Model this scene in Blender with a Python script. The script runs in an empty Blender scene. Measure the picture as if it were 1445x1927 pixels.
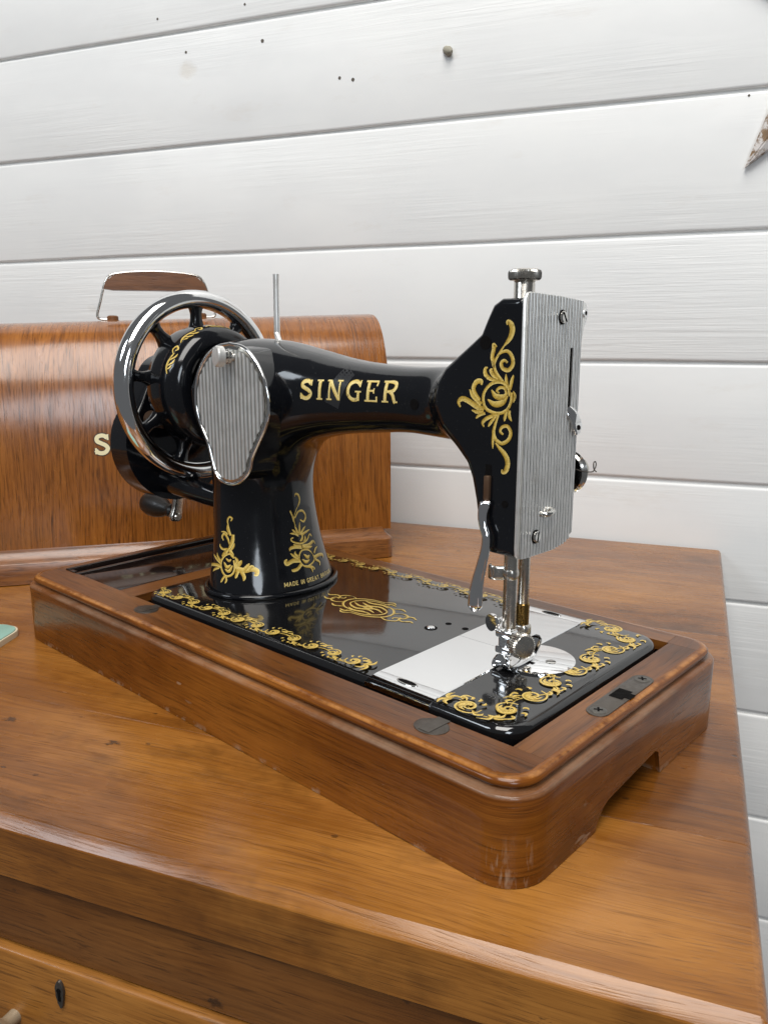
import bpy, bmesh, math, random
import numpy as np
from mathutils import Matrix, Vector
random.seed(7)
scene = bpy.context.scene
COL = scene.collection

# ---------------------------------------------------------------- camera
cam_d = bpy.data.cameras.new('camera'); cam = bpy.data.objects.new('camera', cam_d); COL.objects.link(cam)
cam_d.sensor_fit = 'VERTICAL'; cam_d.sensor_height = 24.0; cam_d.lens = 24.0*0.77777
cam_d.clip_start = 0.02; cam_d.clip_end = 50
CAM_POS = Vector((0.3014, -0.5152, 0.2316))
pitch, yaw = 0.2146, 0.3678
fwd = Vector((-math.sin(yaw)*math.cos(pitch), math.cos(yaw)*math.cos(pitch), -math.sin(pitch)))
right = Vector((math.cos(yaw), math.sin(yaw), 0)); up = right.cross(fwd)
cam.matrix_world = Matrix(((right.x, up.x, -fwd.x, CAM_POS.x), (right.y, up.y, -fwd.y, CAM_POS.y), (right.z, up.z, -fwd.z, CAM_POS.z), (0,0,0,1)))
scene.camera = cam

# ---------------------------------------------------------------- world and lamps (indoor daylight: ceiling light and windows behind the camera)
world = bpy.data.worlds.new('World'); scene.world = world; world.use_nodes = True
bg = world.node_tree.nodes['Background']; bg.inputs[0].default_value = (0.93, 0.96, 1.0, 1); bg.inputs[1].default_value = 0.12
def area(name, loc, target, sx, sy, power, col):
    d = bpy.data.lights.new(name, 'AREA'); d.shape = 'RECTANGLE'; d.size = sx; d.size_y = sy; d.energy = power; d.color = col
    o = bpy.data.objects.new(name, d); COL.objects.link(o); o.location = loc
    o.rotation_euler = (Vector(target)-Vector(loc)).to_track_quat('-Z', 'Z').to_euler()
    return o
area('ceiling_lamp', (0.35, -1.25, 2.75), (0.1, 0.0, 0.1), 1.7, 2.3, 112, (1.0, 0.97, 0.925))
area('window_lamp', (-1.9, -2.0, 1.95), (0.0, 0.1, 0.2), 0.9, 0.8, 22, (0.84, 0.92, 1.0))
area('rear_window_lamp', (1.75, -3.05, 1.35), (0.0, 0.0, 0.15), 0.95, 1.15, 34, (0.84, 0.92, 1.0))

# ---------------------------------------------------------------- exposure and render
scene.view_settings.view_transform = 'Standard'; scene.view_settings.look = 'None'
scene.view_settings.gamma = 1; scene.view_settings.use_curve_mapping = False
scene.view_settings.exposure = 0.0
scene.render.engine = 'CYCLES'
# ---------------------------------------------------------------- helpers
def mesh_obj(name, verts, faces, mat=None, parent=None, smooth=None, uvs=None):
    me = bpy.data.meshes.new(name)
    me.from_pydata([tuple(map(float, v)) for v in verts], [], [tuple(map(int, f)) for f in faces])
    if uvs is not None:
        l = me.uv_layers.new(name='UVMap')
        for lp in me.loops: l.data[lp.index].uv = uvs[lp.vertex_index]
    return finish(name, me, mat, parent, smooth)
def finish(name, me, mat, parent, smooth):
    me.update()
    if smooth is not None:
        me.polygons.foreach_set('use_smooth', [True]*len(me.polygons))
        if smooth < 179: me.set_sharp_from_angle(angle=math.radians(smooth))
    o = bpy.data.objects.new(name, me); COL.objects.link(o)
    if mat is not None: me.materials.append(mat)
    if parent is not None: o.parent = parent
    return o
def bm_obj(name, bm, mat, parent=None, smooth=35):
    bmesh.ops.recalc_face_normals(bm, faces=bm.faces)
    me = bpy.data.meshes.new(name); bm.to_mesh(me); bm.free()
    return finish(name, me, mat, parent, smooth)
def empty(name, loc=(0,0,0), rz=0.0):
    o = bpy.data.objects.new(name, None); COL.objects.link(o); o.location = loc; o.rotation_euler = (0,0,rz); o.empty_display_size = .02
    return o
def tag(o, label=None, cat=None, group=None, kind=None):
    if label: o['label'] = label
    if cat: o['category'] = cat
    if group: o['group'] = group
    if kind: o['kind'] = kind
    return o
def box(name, x0, x1, y0, y1, z0, z1, mat, parent=None, bev=0.0, seg=2):
    bm = bmesh.new()
    v = [bm.verts.new((x,y,z)) for z in (z0,z1) for y in (y0,y1) for x in (x0,x1)]
    for f in ((0,2,3,1),(4,5,7,6),(0,1,5,4),(2,6,7,3),(0,4,6,2),(1,3,7,5)): bm.faces.new([v[i] for i in f])
    if bev: bmesh.ops.bevel(bm, geom=list(bm.edges), offset=bev, segments=seg, profile=.5, affect='EDGES')
    return bm_obj(name, bm, mat, parent)
def prism(name, poly, t0, t1, frame, mat, parent=None, bev=0.0, seg=2, smooth=35):
    """extrude the 2D polygon; frame(a, b, t) -> 3D"""
    bm = bmesh.new()
    lo = [bm.verts.new(frame(a,b,t0)) for a,b in poly]; hi = [bm.verts.new(frame(a,b,t1)) for a,b in poly]
    n = len(poly); bm.faces.new(lo[::-1]); top = bm.faces.new(hi)
    for i in range(n): bm.faces.new((lo[i], lo[(i+1)%n], hi[(i+1)%n], hi[i]))
    if bev: bmesh.ops.bevel(bm, geom=[e for e in top.edges], offset=bev, segments=seg, profile=.5, affect='EDGES')
    return bm_obj(name, bm, mat, parent, smooth)
def basis(d):
    d = Vector(d).normalized(); a = Vector((0,0,1)) if abs(d.z) < .9 else Vector((1,0,0))
    x = d.cross(a).normalized(); return x, d.cross(x).normalized(), d
def lathe(name, prof, c, axis, mat, parent=None, seg=48, smooth=35, ripple=None):
    """prof: (radius, height along axis); ripple(i, k) scales the radius"""
    x, y, d = basis(axis); c = Vector(c); V = []; F = []
    for i,(r,h) in enumerate(prof):
        for k in range(seg):
            a = 2*math.pi*k/seg; rr = r*(ripple(i,k) if ripple else 1)
            V.append(c+d*h+x*(rr*math.cos(a))+y*(rr*math.sin(a)))
    n = len(prof)
    for i in range(n-1):
        for k in range(seg):
            F.append((i*seg+k, i*seg+(k+1)%seg, (i+1)*seg+(k+1)%seg, (i+1)*seg+k))
    if prof[0][0] > 1e-6: F.append(tuple(range(seg))[::-1])
    if prof[-1][0] > 1e-6: F.append(tuple((n-1)*seg+k for k in range(seg)))
    bm = bmesh.new(); vs = [bm.verts.new(v) for v in V]
    for f in F:
        try: bm.faces.new([vs[i] for i in f])
        except ValueError: pass
    bmesh.ops.remove_doubles(bm, verts=bm.verts, dist=1e-7)
    return bm_obj(name, bm, mat, parent, smooth)
def ring(name, prof, c, axis, mat, parent=None, seg=96, smooth=40):
    """closed profile revolved (torus-like)"""
    x, y, d = basis(axis); c = Vector(c); n = len(prof); V = []; F = []
    for k in range(seg):
        a = 2*math.pi*k/seg
        for r,h in prof: V.append(c+d*h+x*(r*math.cos(a))+y*(r*math.sin(a)))
    for k in range(seg):
        for i in range(n): F.append((k*n+i, k*n+(i+1)%n, ((k+1)%seg)*n+(i+1)%n, ((k+1)%seg)*n+i))
    bm = bmesh.new(); vs = [bm.verts.new(v) for v in V]
    for f in F: bm.faces.new([vs[i] for i in f])
    return bm_obj(name, bm, mat, parent, smooth)
def catmull(pts, n):
    P = np.array(pts, float)
    if len(P) == 2: return P[0]+(P[1]-P[0])*np.linspace(0,1,n)[:,None]
    Q = np.vstack([2*P[0]-P[1], P, 2*P[-1]-P[-2]]); out = []
    for t in np.linspace(0, len(P)-1, n):
        i = min(int(t), len(P)-2); s = t-i; a,b,c,d = Q[i:i+4]
        out.append(.5*((2*b)+(c-a)*s+(2*a-5*b+4*c-d)*s*s+(3*b-a-3*c+d)*s**3))
    return np.array(out)
def tube(name, pts, rad, mat, parent=None, n=24, seg=12, flat=None, cap=True, rnd=.55):
    """sweep a circle (or an ellipse: flat = (side dir, half width list, half thickness list)) along a smooth path"""
    C = catmull(pts, n); T = np.gradient(C, axis=0); T /= np.linalg.norm(T, axis=1)[:,None]
    R = np.interp(np.linspace(0,1,n), np.linspace(0,1,len(np.atleast_1d(rad))), np.atleast_1d(rad)) if flat is None else None
    V = []; F = []; ref = np.array(basis(T[0])[0]) if flat is None else np.array(flat[0], float)
    for i in range(n):
        x = ref-T[i]*(ref@T[i]); x /= np.linalg.norm(x); y = np.cross(T[i], x)
        if flat is None: ref = x; rx = ry = R[i]
        else:
            rx = np.interp(i/(n-1), np.linspace(0,1,len(flat[1])), flat[1]); ry = np.interp(i/(n-1), np.linspace(0,1,len(flat[2])), flat[2])
        for k in range(seg):
            a = 2*math.pi*k/seg; ca, sa = math.cos(a), math.sin(a)
            if flat is not None:
                ca = math.copysign(abs(ca)**rnd, ca); sa = math.copysign(abs(sa)**rnd, sa)
            V.append(C[i]+x*rx*ca+y*ry*sa)
    for i in range(n-1):
        for k in range(seg): F.append((i*seg+k, i*seg+(k+1)%seg, (i+1)*seg+(k+1)%seg, (i+1)*seg+k))
    if cap: F.append(tuple(range(seg))[::-1]); F.append(tuple((n-1)*seg+k for k in range(seg)))
    bm = bmesh.new(); vs = [bm.verts.new(v) for v in V]
    for f in F: bm.faces.new([vs[i] for i in f])
    return bm_obj(name, bm, mat, parent, 50)
def rrect(x0, x1, y0, y1, r, n=8):
    out = []
    for cx, cy, a0 in ((x1-r,y0+r,-90),(x1-r,y1-r,0),(x0+r,y1-r,90),(x0+r,y0+r,180)):
        for k in range(n+1):
            a = math.radians(a0+90*k/n); out.append((cx+r*math.cos(a), cy+r*math.sin(a)))
    return out
def clip(poly, nx, ny, c):        # keep nx*x+ny*y <= c
    out = []
    for i in range(len(poly)):
        a, b = poly[i], poly[(i+1)%len(poly)]; da = nx*a[0]+ny*a[1]-c; db = nx*b[0]+ny*b[1]-c
        if da <= 0: out.append(a)
        if (da < 0) != (db < 0) and abs(da-db) > 1e-12:
            t = da/(da-db); out.append((a[0]+(b[0]-a[0])*t, a[1]+(b[1]-a[1])*t))
    return out
def ribbons(name, strokes, to3d, mat, parent, lift=.00018, scale=.001, step=9):
    """painted strokes: each ((w0, wmid, w1), [(a, b)...]); to3d(array Nx2) -> (points, normals); colour varies across the stroke"""
    V = []; F = []; tone = []
    for si,(w,pts) in enumerate(strokes):
        n = max(6, step*(len(pts)-1)//2+2); P = catmull(pts, n); T = np.gradient(P, axis=0); T /= np.linalg.norm(T, axis=1)[:,None]+1e-12
        N = np.stack([-T[:,1], T[:,0]], 1); s = np.linspace(0,1,n)
        if w[0] == w[1] == w[2]: W = np.full(n, w[0], float)
        else: W = np.where(s < .5, w[0]+(w[1]-w[0])*np.sin(s*math.pi)**1.0, w[2]+(w[1]-w[2])*np.sin(s*math.pi)**1.0)
        cols = (-1, -.45, .1, .6, 1); grid = np.stack([P+N*(W/2)[:,None]*c for c in cols], 1).reshape(-1,2)
        X, Nn = to3d(grid*scale if scale else grid)
        X = X+Nn*(lift+si*.000009); b = len(V)
        V += list(X); m = len(cols)
        tone += [ (c+1)/2 for _ in range(n) for c in cols ]
        for i in range(n-1):
            for k in range(m-1): F.append((b+i*m+k, b+i*m+k+1, b+(i+1)*m+k+1, b+(i+1)*m+k))
    o = mesh_obj(name, V, F, mat, parent, smooth=180)
    at = o.data.attributes.new('tone', 'FLOAT', 'POINT'); at.data.foreach_set('value', tone)
    return o
def spiral(cx, cy, R, a0, turns, sgn, r1=.2, n=12):
    return [(cx+R*(1-(1-r1)*t)*math.cos(a0+sgn*2*math.pi*turns*t), cy+R*(1-(1-r1)*t)*math.sin(a0+sgn*2*math.pi*turns*t)) for t in np.linspace(0,1,n)]
# ---------------------------------------------------------------- procedural materials
class NT:
    def __init__(s, name):
        s.m = bpy.data.materials.new(name); s.m.use_nodes = True; s.t = s.m.node_tree; s.b = s.t.nodes['Principled BSDF']
    def n(s, typ, **kw):
        x = s.t.nodes.new(typ)
        for k,v in kw.items():
            if hasattr(x, k): setattr(x, k, v)
        return x
    def l(s, a, b): s.t.links.new(a, b)
    def val(s, x, sock):
        if isinstance(x, (int,float)): sock.default_value = x
        elif isinstance(x, (tuple,list)): sock.default_value = tuple(x)+((1,) if len(x) == 3 and len(sock.default_value) == 4 else ())
        else: s.l(x, sock)
    def math(s, op, a, b=0.0, c=None, clamp=False):
        x = s.n('ShaderNodeMath'); x.operation = op; x.use_clamp = clamp
        s.val(a, x.inputs[0]); s.val(b, x.inputs[1])
        if c is not None: s.val(c, x.inputs[2])
        return x.outputs[0]
    def mix(s, f, a, b, mode='MIX'):
        x = s.n('ShaderNodeMix'); x.data_type = 'RGBA'; x.blend_type = mode
        s.val(f, x.inputs[0]); s.val(a, x.inputs[6]); s.val(b, x.inputs[7]); return x.outputs[2]
    def noise(s, vec, scale=1.0, detail=3.0, rough=.55, dist=0.0):
        x = s.n('ShaderNodeTexNoise'); s.l(vec, x.inputs['Vector']); x.inputs['Scale'].default_value = scale
        x.inputs['Detail'].default_value = detail; x.inputs['Roughness'].default_value = rough; x.inputs['Distortion'].default_value = dist
        return x.outputs[0]
    def ramp(s, f, stops):
        x = s.n('ShaderNodeValToRGB'); e = x.color_ramp.elements
        while len(e) < len(stops): e.new(.5)
        for i,(p,c) in enumerate(stops): e[i].position = p; e[i].color = tuple(c)+(1,) if not isinstance(c,(int,float)) else (c,c,c,1)
        s.l(f, x.inputs[0]); return x.outputs[0]
    def rng(s, f, a, b, c=0.0, d=1.0):
        x = s.n('ShaderNodeMapRange'); x.clamp = True; s.l(f, x.inputs[0])
        for i,v in enumerate((a,b,c,d)): x.inputs[i+1].default_value = v
        return x.outputs[0]
    def vscale(s, vec, sx, sy, sz, off=(0,0,0)):
        x = s.n('ShaderNodeMapping'); s.l(vec, x.inputs[0]); x.inputs['Scale'].default_value = (sx,sy,sz); x.inputs['Location'].default_value = off; return x.outputs[0]
    def bump(s, h, strength, dist):
        x = s.n('ShaderNodeBump'); s.l(h, x.inputs['Height']); x.inputs['Strength'].default_value = strength; x.inputs['Distance'].default_value = dist; return x.outputs[0]
    def set(s, **kw):
        for k,v in kw.items(): s.val(v, s.b.inputs[k.replace('_',' ')])
def coords(nt, mode='Object', order=(0,1,2)):
    tc = nt.n('ShaderNodeTexCoord'); v = tc.outputs[mode]
    if order != (0,1,2):
        sp = nt.n('ShaderNodeSeparateXYZ'); nt.l(v, sp.inputs[0]); cb = nt.n('ShaderNodeCombineXYZ')
        for i,k in enumerate(order): nt.l(sp.outputs[k], cb.inputs[i])
        v = cb.outputs[0]
    return v
def xyz(nt, v):
    sp = nt.n('ShaderNodeSeparateXYZ'); nt.l(v, sp.inputs[0]); return sp.outputs
def wood(name, dark, mid, light, order=(0,1,2), mode='Object', seed=0.0, fine=1.0, rough=(.25,.45), coat=.35, bump=.25, pore=.5, stain=.5, figure=0.0, extra=None, lng=1.0, ws=.36, edge=.72, wb=.44, patch=1.0, crough=.16, wf=.30, spec=.38):
    """x runs along the grain (metres)"""
    nt = NT(name); v0 = coords(nt, mode, order)
    ri = nt.n('ShaderNodeObjectInfo').outputs['Random']
    ofs = nt.n('ShaderNodeCombineXYZ'); nt.l(nt.math('MULTIPLY', ri, 7.0), ofs.inputs[0]); nt.l(nt.math('MULTIPLY', ri, 3.0), ofs.inputs[1]); ofs.inputs[2].default_value = seed
    va = nt.n('ShaderNodeVectorMath'); va.operation = 'ADD'; nt.l(v0, va.inputs[0]); nt.l(ofs.outputs[0], va.inputs[1]); v = va.outputs[0]
    warp = nt.noise(nt.vscale(v, 3, 9, 9), 1, 2)
    w3 = nt.n('ShaderNodeCombineXYZ'); nt.l(nt.math('MULTIPLY', warp, .035), w3.inputs[1]); nt.l(nt.math('MULTIPLY', warp, .02), w3.inputs[2])
    vb = nt.n('ShaderNodeVectorMath'); vb.operation = 'ADD'; nt.l(v, vb.inputs[0]); nt.l(w3.outputs[0], vb.inputs[1]); vw = vb.outputs[0]
    streak = nt.noise(nt.vscale(vw, 3.4*lng, 34*fine, 34*fine), 1, 5, .62)
    fib = nt.noise(nt.vscale(vw, 30*lng, 330*fine, 330*fine), 1, 3, .65)
    por = nt.noise(nt.vscale(vw, 75*lng, 640*fine, 640*fine), 1, 2, .5)
    blot = nt.noise(nt.vscale(v, 5*patch, 9*patch, 9*patch), 1, 5, .62)
    f = nt.math('ADD', nt.math('MULTIPLY', streak, ws), nt.math('ADD', nt.math('MULTIPLY', blot, wb), nt.math('MULTIPLY', fib, wf)))
    col = nt.ramp(f, [(.36, dark), (.54, mid), (.72, light)])
    if figure:
        fg = nt.noise(nt.vscale(vw, 26, 60, 60), 1, 3, .6, 1.2)
        col = nt.mix(nt.math('MULTIPLY', nt.rng(fg, .60, .70), figure), col, tuple(min(1, c*1.55) for c in light))
    pm = nt.rng(por, .56, .70)
    col = nt.mix(nt.math('MULTIPLY', pm, pore), col, tuple(c*.30 for c in dark))
    fd = nt.rng(fib, .30, .52, edge, 1.0)
    cc = nt.n('ShaderNodeCombineXYZ'); [nt.l(fd, cc.inputs[i]) for i in range(3)]
    col = nt.mix(1.0, col, cc.outputs[0], 'MULTIPLY')
    st = nt.rng(nt.noise(nt.vscale(v, 9, 14, 14, (3,1,2)), 1, 5, .65), .56, .74)
    col = nt.mix(nt.math('MULTIPLY', st, stain), col, tuple(c*.45 for c in dark))
    h = nt.math('ADD', nt.math('MULTIPLY', fib, .6), nt.math('MULTIPLY', pm, -.5))
    ro = nt.rng(nt.noise(nt.vscale(v, 12, 30, 30), 1, 4), .35, .68, rough[0], rough[1])
    if extra: col, ro, h = extra(nt, v0, col, ro, h)
    nt.set(Base_Color=col, Roughness=ro, Normal=nt.bump(h, bump, .0006), Coat_Weight=coat, Coat_Roughness=crough, Specular_IOR_Level=spec)
    return nt.m
def plain(name, col, rough=.4, metal=0.0, coat=0.0, spots=None, bumpy=0.0, scl=300):
    nt = NT(name); v = coords(nt); c = col; r = rough
    n1 = nt.noise(nt.vscale(v, scl, scl, scl), 1, 4, .6); n2 = nt.noise(nt.vscale(v, scl*.12, scl*.12, scl*.12, (2,5,1)), 1, 4, .6)
    if spots: c = nt.mix(nt.math('MULTIPLY', nt.rng(n2, .5, .72), spots[1]), col, spots[0])
    else: c = nt.mix(nt.rng(n2, .3, .7, 0, .25), col, tuple(x*.8 for x in col))
    r = nt.rng(n1, .3, .7, max(.02, rough*.75), rough*1.3)
    nt.set(Base_Color=c, Roughness=r, Metallic=metal, Coat_Weight=coat, Coat_Roughness=.05)
    if bumpy: nt.set(Normal=nt.bump(n1, bumpy, .0004))
    return nt.m

def base_wear(nt, v, col, ro, h):
    v = coords(nt)
    o = xyz(nt, v); z = o[2]
    n1 = nt.noise(nt.vscale(v, 60, 60, 60), 1, 5, .7); n2 = nt.noise(nt.vscale(v, 400, 400, 60), 1, 3, .6); n3 = nt.noise(nt.vscale(v, 25, 25, 90, (1,4,2)), 1, 3, .6)
    low = nt.rng(z, .0, .004, 1, 0); m1 = nt.math('MULTIPLY', low, nt.rng(n1, .52, .60))
    step = nt.math('MULTIPLY', nt.rng(z, .0418, .0430), nt.rng(z, .0442, .0448, 1, 0)); m2 = nt.math('MULTIPLY', step, nt.rng(nt.noise(nt.vscale(v, 24, 24, 60, (5,1,2)), 1, 5, .7), .34, .66, .05, .62))
    # vertical scuffs rubbed into the rounded corner beside the bed's needle end
    cx = nt.math('ABSOLUTE', nt.math('ADD', o[0], -.173)); cy = nt.math('ABSOLUTE', nt.math('ADD', o[1], .111))
    cor = nt.math('MULTIPLY', nt.rng(nt.math('ADD', cx, cy), .010, .016, 1, 0), nt.rng(z, .012, .026, 1, 0)); m3 = nt.math('MULTIPLY', nt.math('MULTIPLY', cor, .75), nt.math('MULTIPLY', nt.rng(n2, .50, .60), nt.rng(nt.noise(nt.vscale(v, 140, 140, 70, (7,2,2)), 1, 3), .45, .55)))
    chips = nt.math('MULTIPLY', nt.rng(n3, .72, .74), .8)
    m = nt.math('MAXIMUM', nt.math('MAXIMUM', m1, m2), nt.math('MAXIMUM', m3, chips))
    col = nt.mix(nt.math('MULTIPLY', m, .62), col, (.36,.26,.18))
    arris = nt.math('MULTIPLY', nt.math('MULTIPLY', nt.rng(z, .0490, .0495), nt.rng(z, .0499, .0502, 1, 0)), nt.rng(nt.noise(nt.vscale(v, 45, 45, 45, (2,8,1)), 1, 5, .7), .40, .58))
    col = nt.mix(nt.math('MULTIPLY', arris, .8), col, (.40,.17,.045)); ro = nt.math('ADD', ro, nt.math('MULTIPLY', m, .2))
    return col, ro, h
def edge_dents(nt, v, col, ro, h):
    vo = nt.n('ShaderNodeTexVoronoi'); nt.l(nt.vscale(v, 26, 38, 38), vo.inputs['Vector']); vo.inputs['Scale'].default_value = 1; vo.inputs['Randomness'].default_value = 1
    n = nt.noise(nt.vscale(v, 150, 220, 220), 1, 3, .6)
    pick = nt.n('ShaderNodeSeparateColor'); nt.l(vo.outputs['Color'], pick.inputs[0])
    d = nt.math('ADD', vo.outputs['Distance'], nt.math('MULTIPLY', n, .42))
    m = nt.math('MULTIPLY', nt.rng(d, .27, .33, 1, 0), nt.rng(pick.outputs[0], .86, .88))
    v2 = nt.n('ShaderNodeTexVoronoi'); nt.l(nt.vscale(v, 70, 120, 120, (2,1,4)), v2.inputs['Vector']); v2.inputs['Scale'].default_value = 1
    p2 = nt.n('ShaderNodeSeparateColor'); nt.l(v2.outputs['Color'], p2.inputs[0])
    m = nt.math('MAXIMUM', m, nt.math('MULTIPLY', nt.math('MULTIPLY', nt.rng(nt.math('ADD', v2.outputs['Distance'], nt.math('MULTIPLY', n, .4)), .28, .36, 1, 0), nt.rng(p2.outputs[1], .93, .94)), .8))
    col = nt.mix(nt.math('MULTIPLY', m, .75), col, (.020,.009,.004)); h = nt.math('ADD', h, nt.math('MULTIPLY', m, -1.5))
    return col, ro, h
M = {}
M['table'] = wood('chest_wood', (.058,.0165,.0022), (.205,.072,.0100), (.37,.155,.030), seed=.3, fine=2.1, rough=(.17,.32), coat=.22, stain=.65, pore=.34, lng=.42, ws=.20, edge=.88, wb=.72, wf=.18, patch=.8, extra=edge_dents)
M['table_front'] = wood('chest_front_wood', (.085,.030,.006), (.180,.070,.014), (.27,.115,.027), lng=.6, fine=1.4, seed=2.3, rough=(.30,.5), coat=.15, stain=.75, pore=.6, extra=edge_dents)
M['rail'] = wood('chest_rail_wood', (.055,.018,.0034), (.135,.047,.0085), (.22,.085,.018), lng=.55, fine=1.5, wb=.66, ws=.24, wf=.2, edge=.85, seed=5.3, rough=(.30,.5), coat=.15, stain=.6, extra=edge_dents)
M['drawer'] = wood('drawer_wood', (.110,.037,.0056), (.24,.092,.0150), (.37,.158,.032), lng=.55, fine=1.5, ws=.22, wb=.68, wf=.2, edge=.86, seed=8.1, rough=(.28,.45), coat=.2, stain=.5)
M['base'] = wood('base_walnut', (.036,.0095,.0013), (.135,.0385,.0042), (.275,.094,.0125), spec=.20, wb=.66, ws=.24, wf=.20, edge=.86, patch=.9, crough=.07, fine=1.9, seed=1.1, mode='UV', lng=.45, rough=(.20,.34), coat=.28, stain=.55, pore=.55, extra=base_wear)
M['base_v'] = wood('base_walnut_cross', (.050,.015,.0028), (.120,.039,.0070), (.195,.073,.0155), wb=.6, ws=.26, wf=.24, order=(1,0,2), seed=4.1, lng=.5, rough=(.28,.45), coat=.25, stain=.5, pore=.5)
M['base_u'] = wood('base_walnut_top', (.050,.015,.0028), (.128,.042,.0072), (.21,.080,.0165), wb=.6, ws=.26, wf=.24, seed=6.1, lng=.5, rough=(.28,.45), coat=.25, stain=.5, pore=.5)
M['lid'] = wood('lid_oak', (.100,.029,.0042), (.235,.077,.0120), (.34,.126,.023), wb=.46, ws=.26, wf=.38, order=(1,0,2), mode='UV', seed=3.7, fine=1.5, lng=.6, rough=(.22,.34), coat=.45, stain=.2, pore=.62, figure=.2)
M['lid_mould'] = wood('lid_moulding_oak', (.085,.027,.0055), (.175,.060,.0125), (.25,.098,.024), seed=9.2, rough=(.25,.38), coat=.4, stain=.5)
M['grip'] = wood('handle_wood', (.085,.030,.010), (.150,.058,.019), (.20,.082,.029), seed=2.2, rough=(.35,.5), coat=.1, stain=.2, pore=.2)
M['star'] = None

def wall_paint():
    nt = NT('white_painted_boards'); v = coords(nt)
    ri = nt.n('ShaderNodeObjectInfo').outputs['Random']
    ofs = nt.n('ShaderNodeCombineXYZ'); nt.l(nt.math('MULTIPLY', ri, 9.0), ofs.inputs[0]); nt.l(nt.math('MULTIPLY', ri, 5.0), ofs.inputs[2])
    va = nt.n('ShaderNodeVectorMath'); va.operation = 'ADD'; nt.l(v, va.inputs[0]); nt.l(ofs.outputs[0], va.inputs[1]); v = va.outputs[0]
    g = nt.noise(nt.vscale(v, 4, 30, 150), 1, 4, .6, .4); g2 = nt.noise(nt.vscale(v, 25, 90, 420), 1, 2, .5); blot = nt.noise(nt.vscale(v, 5, 5, 9), 1, 4, .6)
    rough_area = nt.rng(nt.noise(nt.vscale(v, 2.5, 2.5, 8, (2,0,1)), 1, 2), .42, .66)
    col = nt.mix(nt.rng(blot, .35, .7), (.745,.748,.738), (.685,.692,.690))
    thin = nt.math('MULTIPLY', nt.rng(nt.noise(nt.vscale(v, 9, 9, 26, (4,0,3)), 1, 5, .7), .60, .75), .35)
    col = nt.mix(thin, col, (.62,.585,.54))
    vo = nt.n('ShaderNodeTexVoronoi'); nt.l(nt.vscale(v, 7, 7, 9), vo.inputs['Vector']); vo.inputs['Scale'].default_value = 1
    pk = nt.n('ShaderNodeSeparateColor'); nt.l(vo.outputs['Color'], pk.inputs[0])
    kd = nt.math('ADD', vo.outputs['Distance'], nt.math('MULTIPLY', nt.noise(nt.vscale(v, 90, 90, 120), 1, 3), .1))
    kn = nt.math('MULTIPLY', nt.rng(kd, .10, .17, 1, 0), nt.rng(pk.outputs[1], .84, .86))
    col = nt.mix(nt.math('MULTIPLY', kn, .38), col, (.55,.49,.40))
    h = nt.math('ADD', nt.math('MULTIPLY', g, rough_area), nt.math('MULTIPLY', nt.math('MULTIPLY', g2, .35), rough_area))
    h = nt.math('ADD', h, nt.math('MULTIPLY', kn, -.4))
    nt.set(Base_Color=col, Roughness=nt.rng(blot, .3, .7, .38, .52), Normal=nt.bump(h, .32, .0022))
    return nt.m
M['wall'] = wall_paint()
M['groove'] = plain('white_board_backing', (.78,.78,.765), .6)
def lacquer(name, col, rough, dust=.0, spec=.5, coat=0.0):
    nt = NT(name); v = coords(nt)
    n = nt.noise(nt.vscale(v, 60, 60, 60), 1, 4, .6); n2 = nt.noise(nt.vscale(v, 1500, 1500, 1500), 1, 2, .5); w = nt.noise(nt.vscale(v, 90, 90, 90, (3,3,3)), 1, 2)
    sp = nt.rng(n2, .74, .76, 0, dust)
    c = nt.mix(sp, col, (.35,.34,.32))
    nt.set(Base_Color=c, Roughness=nt.rng(n, .35, .7, rough, rough*2.2), Specular_IOR_Level=spec, Coat_Weight=coat, Coat_Roughness=.03, Normal=nt.bump(w, .05, .001))
    return nt.m
M['black'] = lacquer('black_japanned_enamel', (.0045,.005,.0065), .07, .30)
M['bed'] = lacquer('black_bed_enamel', (.0055,.0055,.006), .06, .30, .65, .45)
M['panel'] = lacquer('dark_gloss_panel', (.010,.006,.005), .06, .1)
M['dark'] = plain('dark_recess', (.0035,.003,.003), .8)
M['dark'].node_tree.nodes['Principled BSDF'].inputs['Specular IOR Level'].default_value = .1
def gold(name, a, b, c, metal=.35):
    nt = NT(name); at = nt.n('ShaderNodeAttribute', attribute_name='tone'); v = coords(nt)
    n = nt.noise(nt.vscale(v, 900, 900, 900), 1, 3, .6)
    f = nt.math('ADD', at.outputs['Fac'], nt.math('MULTIPLY', nt.math('ADD', n, -.5), .55))
    col = nt.ramp(f, [(.08, a), (.42, b), (.95, c)])
    hatch = nt.rng(nt.noise(nt.vscale(v, 1500, 1500, 1500, (1,2,3)), 1, 2), .54, .62)          # engraved shading lines
    rub = nt.rng(nt.noise(nt.vscale(v, 110, 110, 110, (4,1,6)), 1, 5, .7), .60, .68)           # print rubbed thin
    col = nt.mix(nt.math('MULTIPLY', hatch, .5), col, tuple(x*.35 for x in a)); col = nt.mix(nt.math('MULTIPLY', rub, .75), col, (.02,.015,.008))
    nt.set(Base_Color=col, Roughness=.34, Metallic=metal, Specular_IOR_Level=.4)
    return nt.m
M['gold'] = gold('gold_transfer', (.40,.25,.035), (.60,.41,.085), (.78,.59,.19), .15)
M['gold_text'] = gold('gold_letters', (.70,.49,.13), (.86,.68,.27), (.84,.66,.28), .25)
M['cream_text'] = plain('cream_letters', (.80,.71,.44), .4)
M['brown_text'] = plain('letter_outline', (.05,.022,.008), .4)  # dark brown printed outline round the lid letters
M['chrome'] = plain('chrome_plate', (.88,.88,.88), .07, 1.0, scl=200)
M['chrome_worn'] = plain('worn_chrome', (.70,.69,.66), .13, 1.0, spots=((.30,.25,.19),.5))
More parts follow.
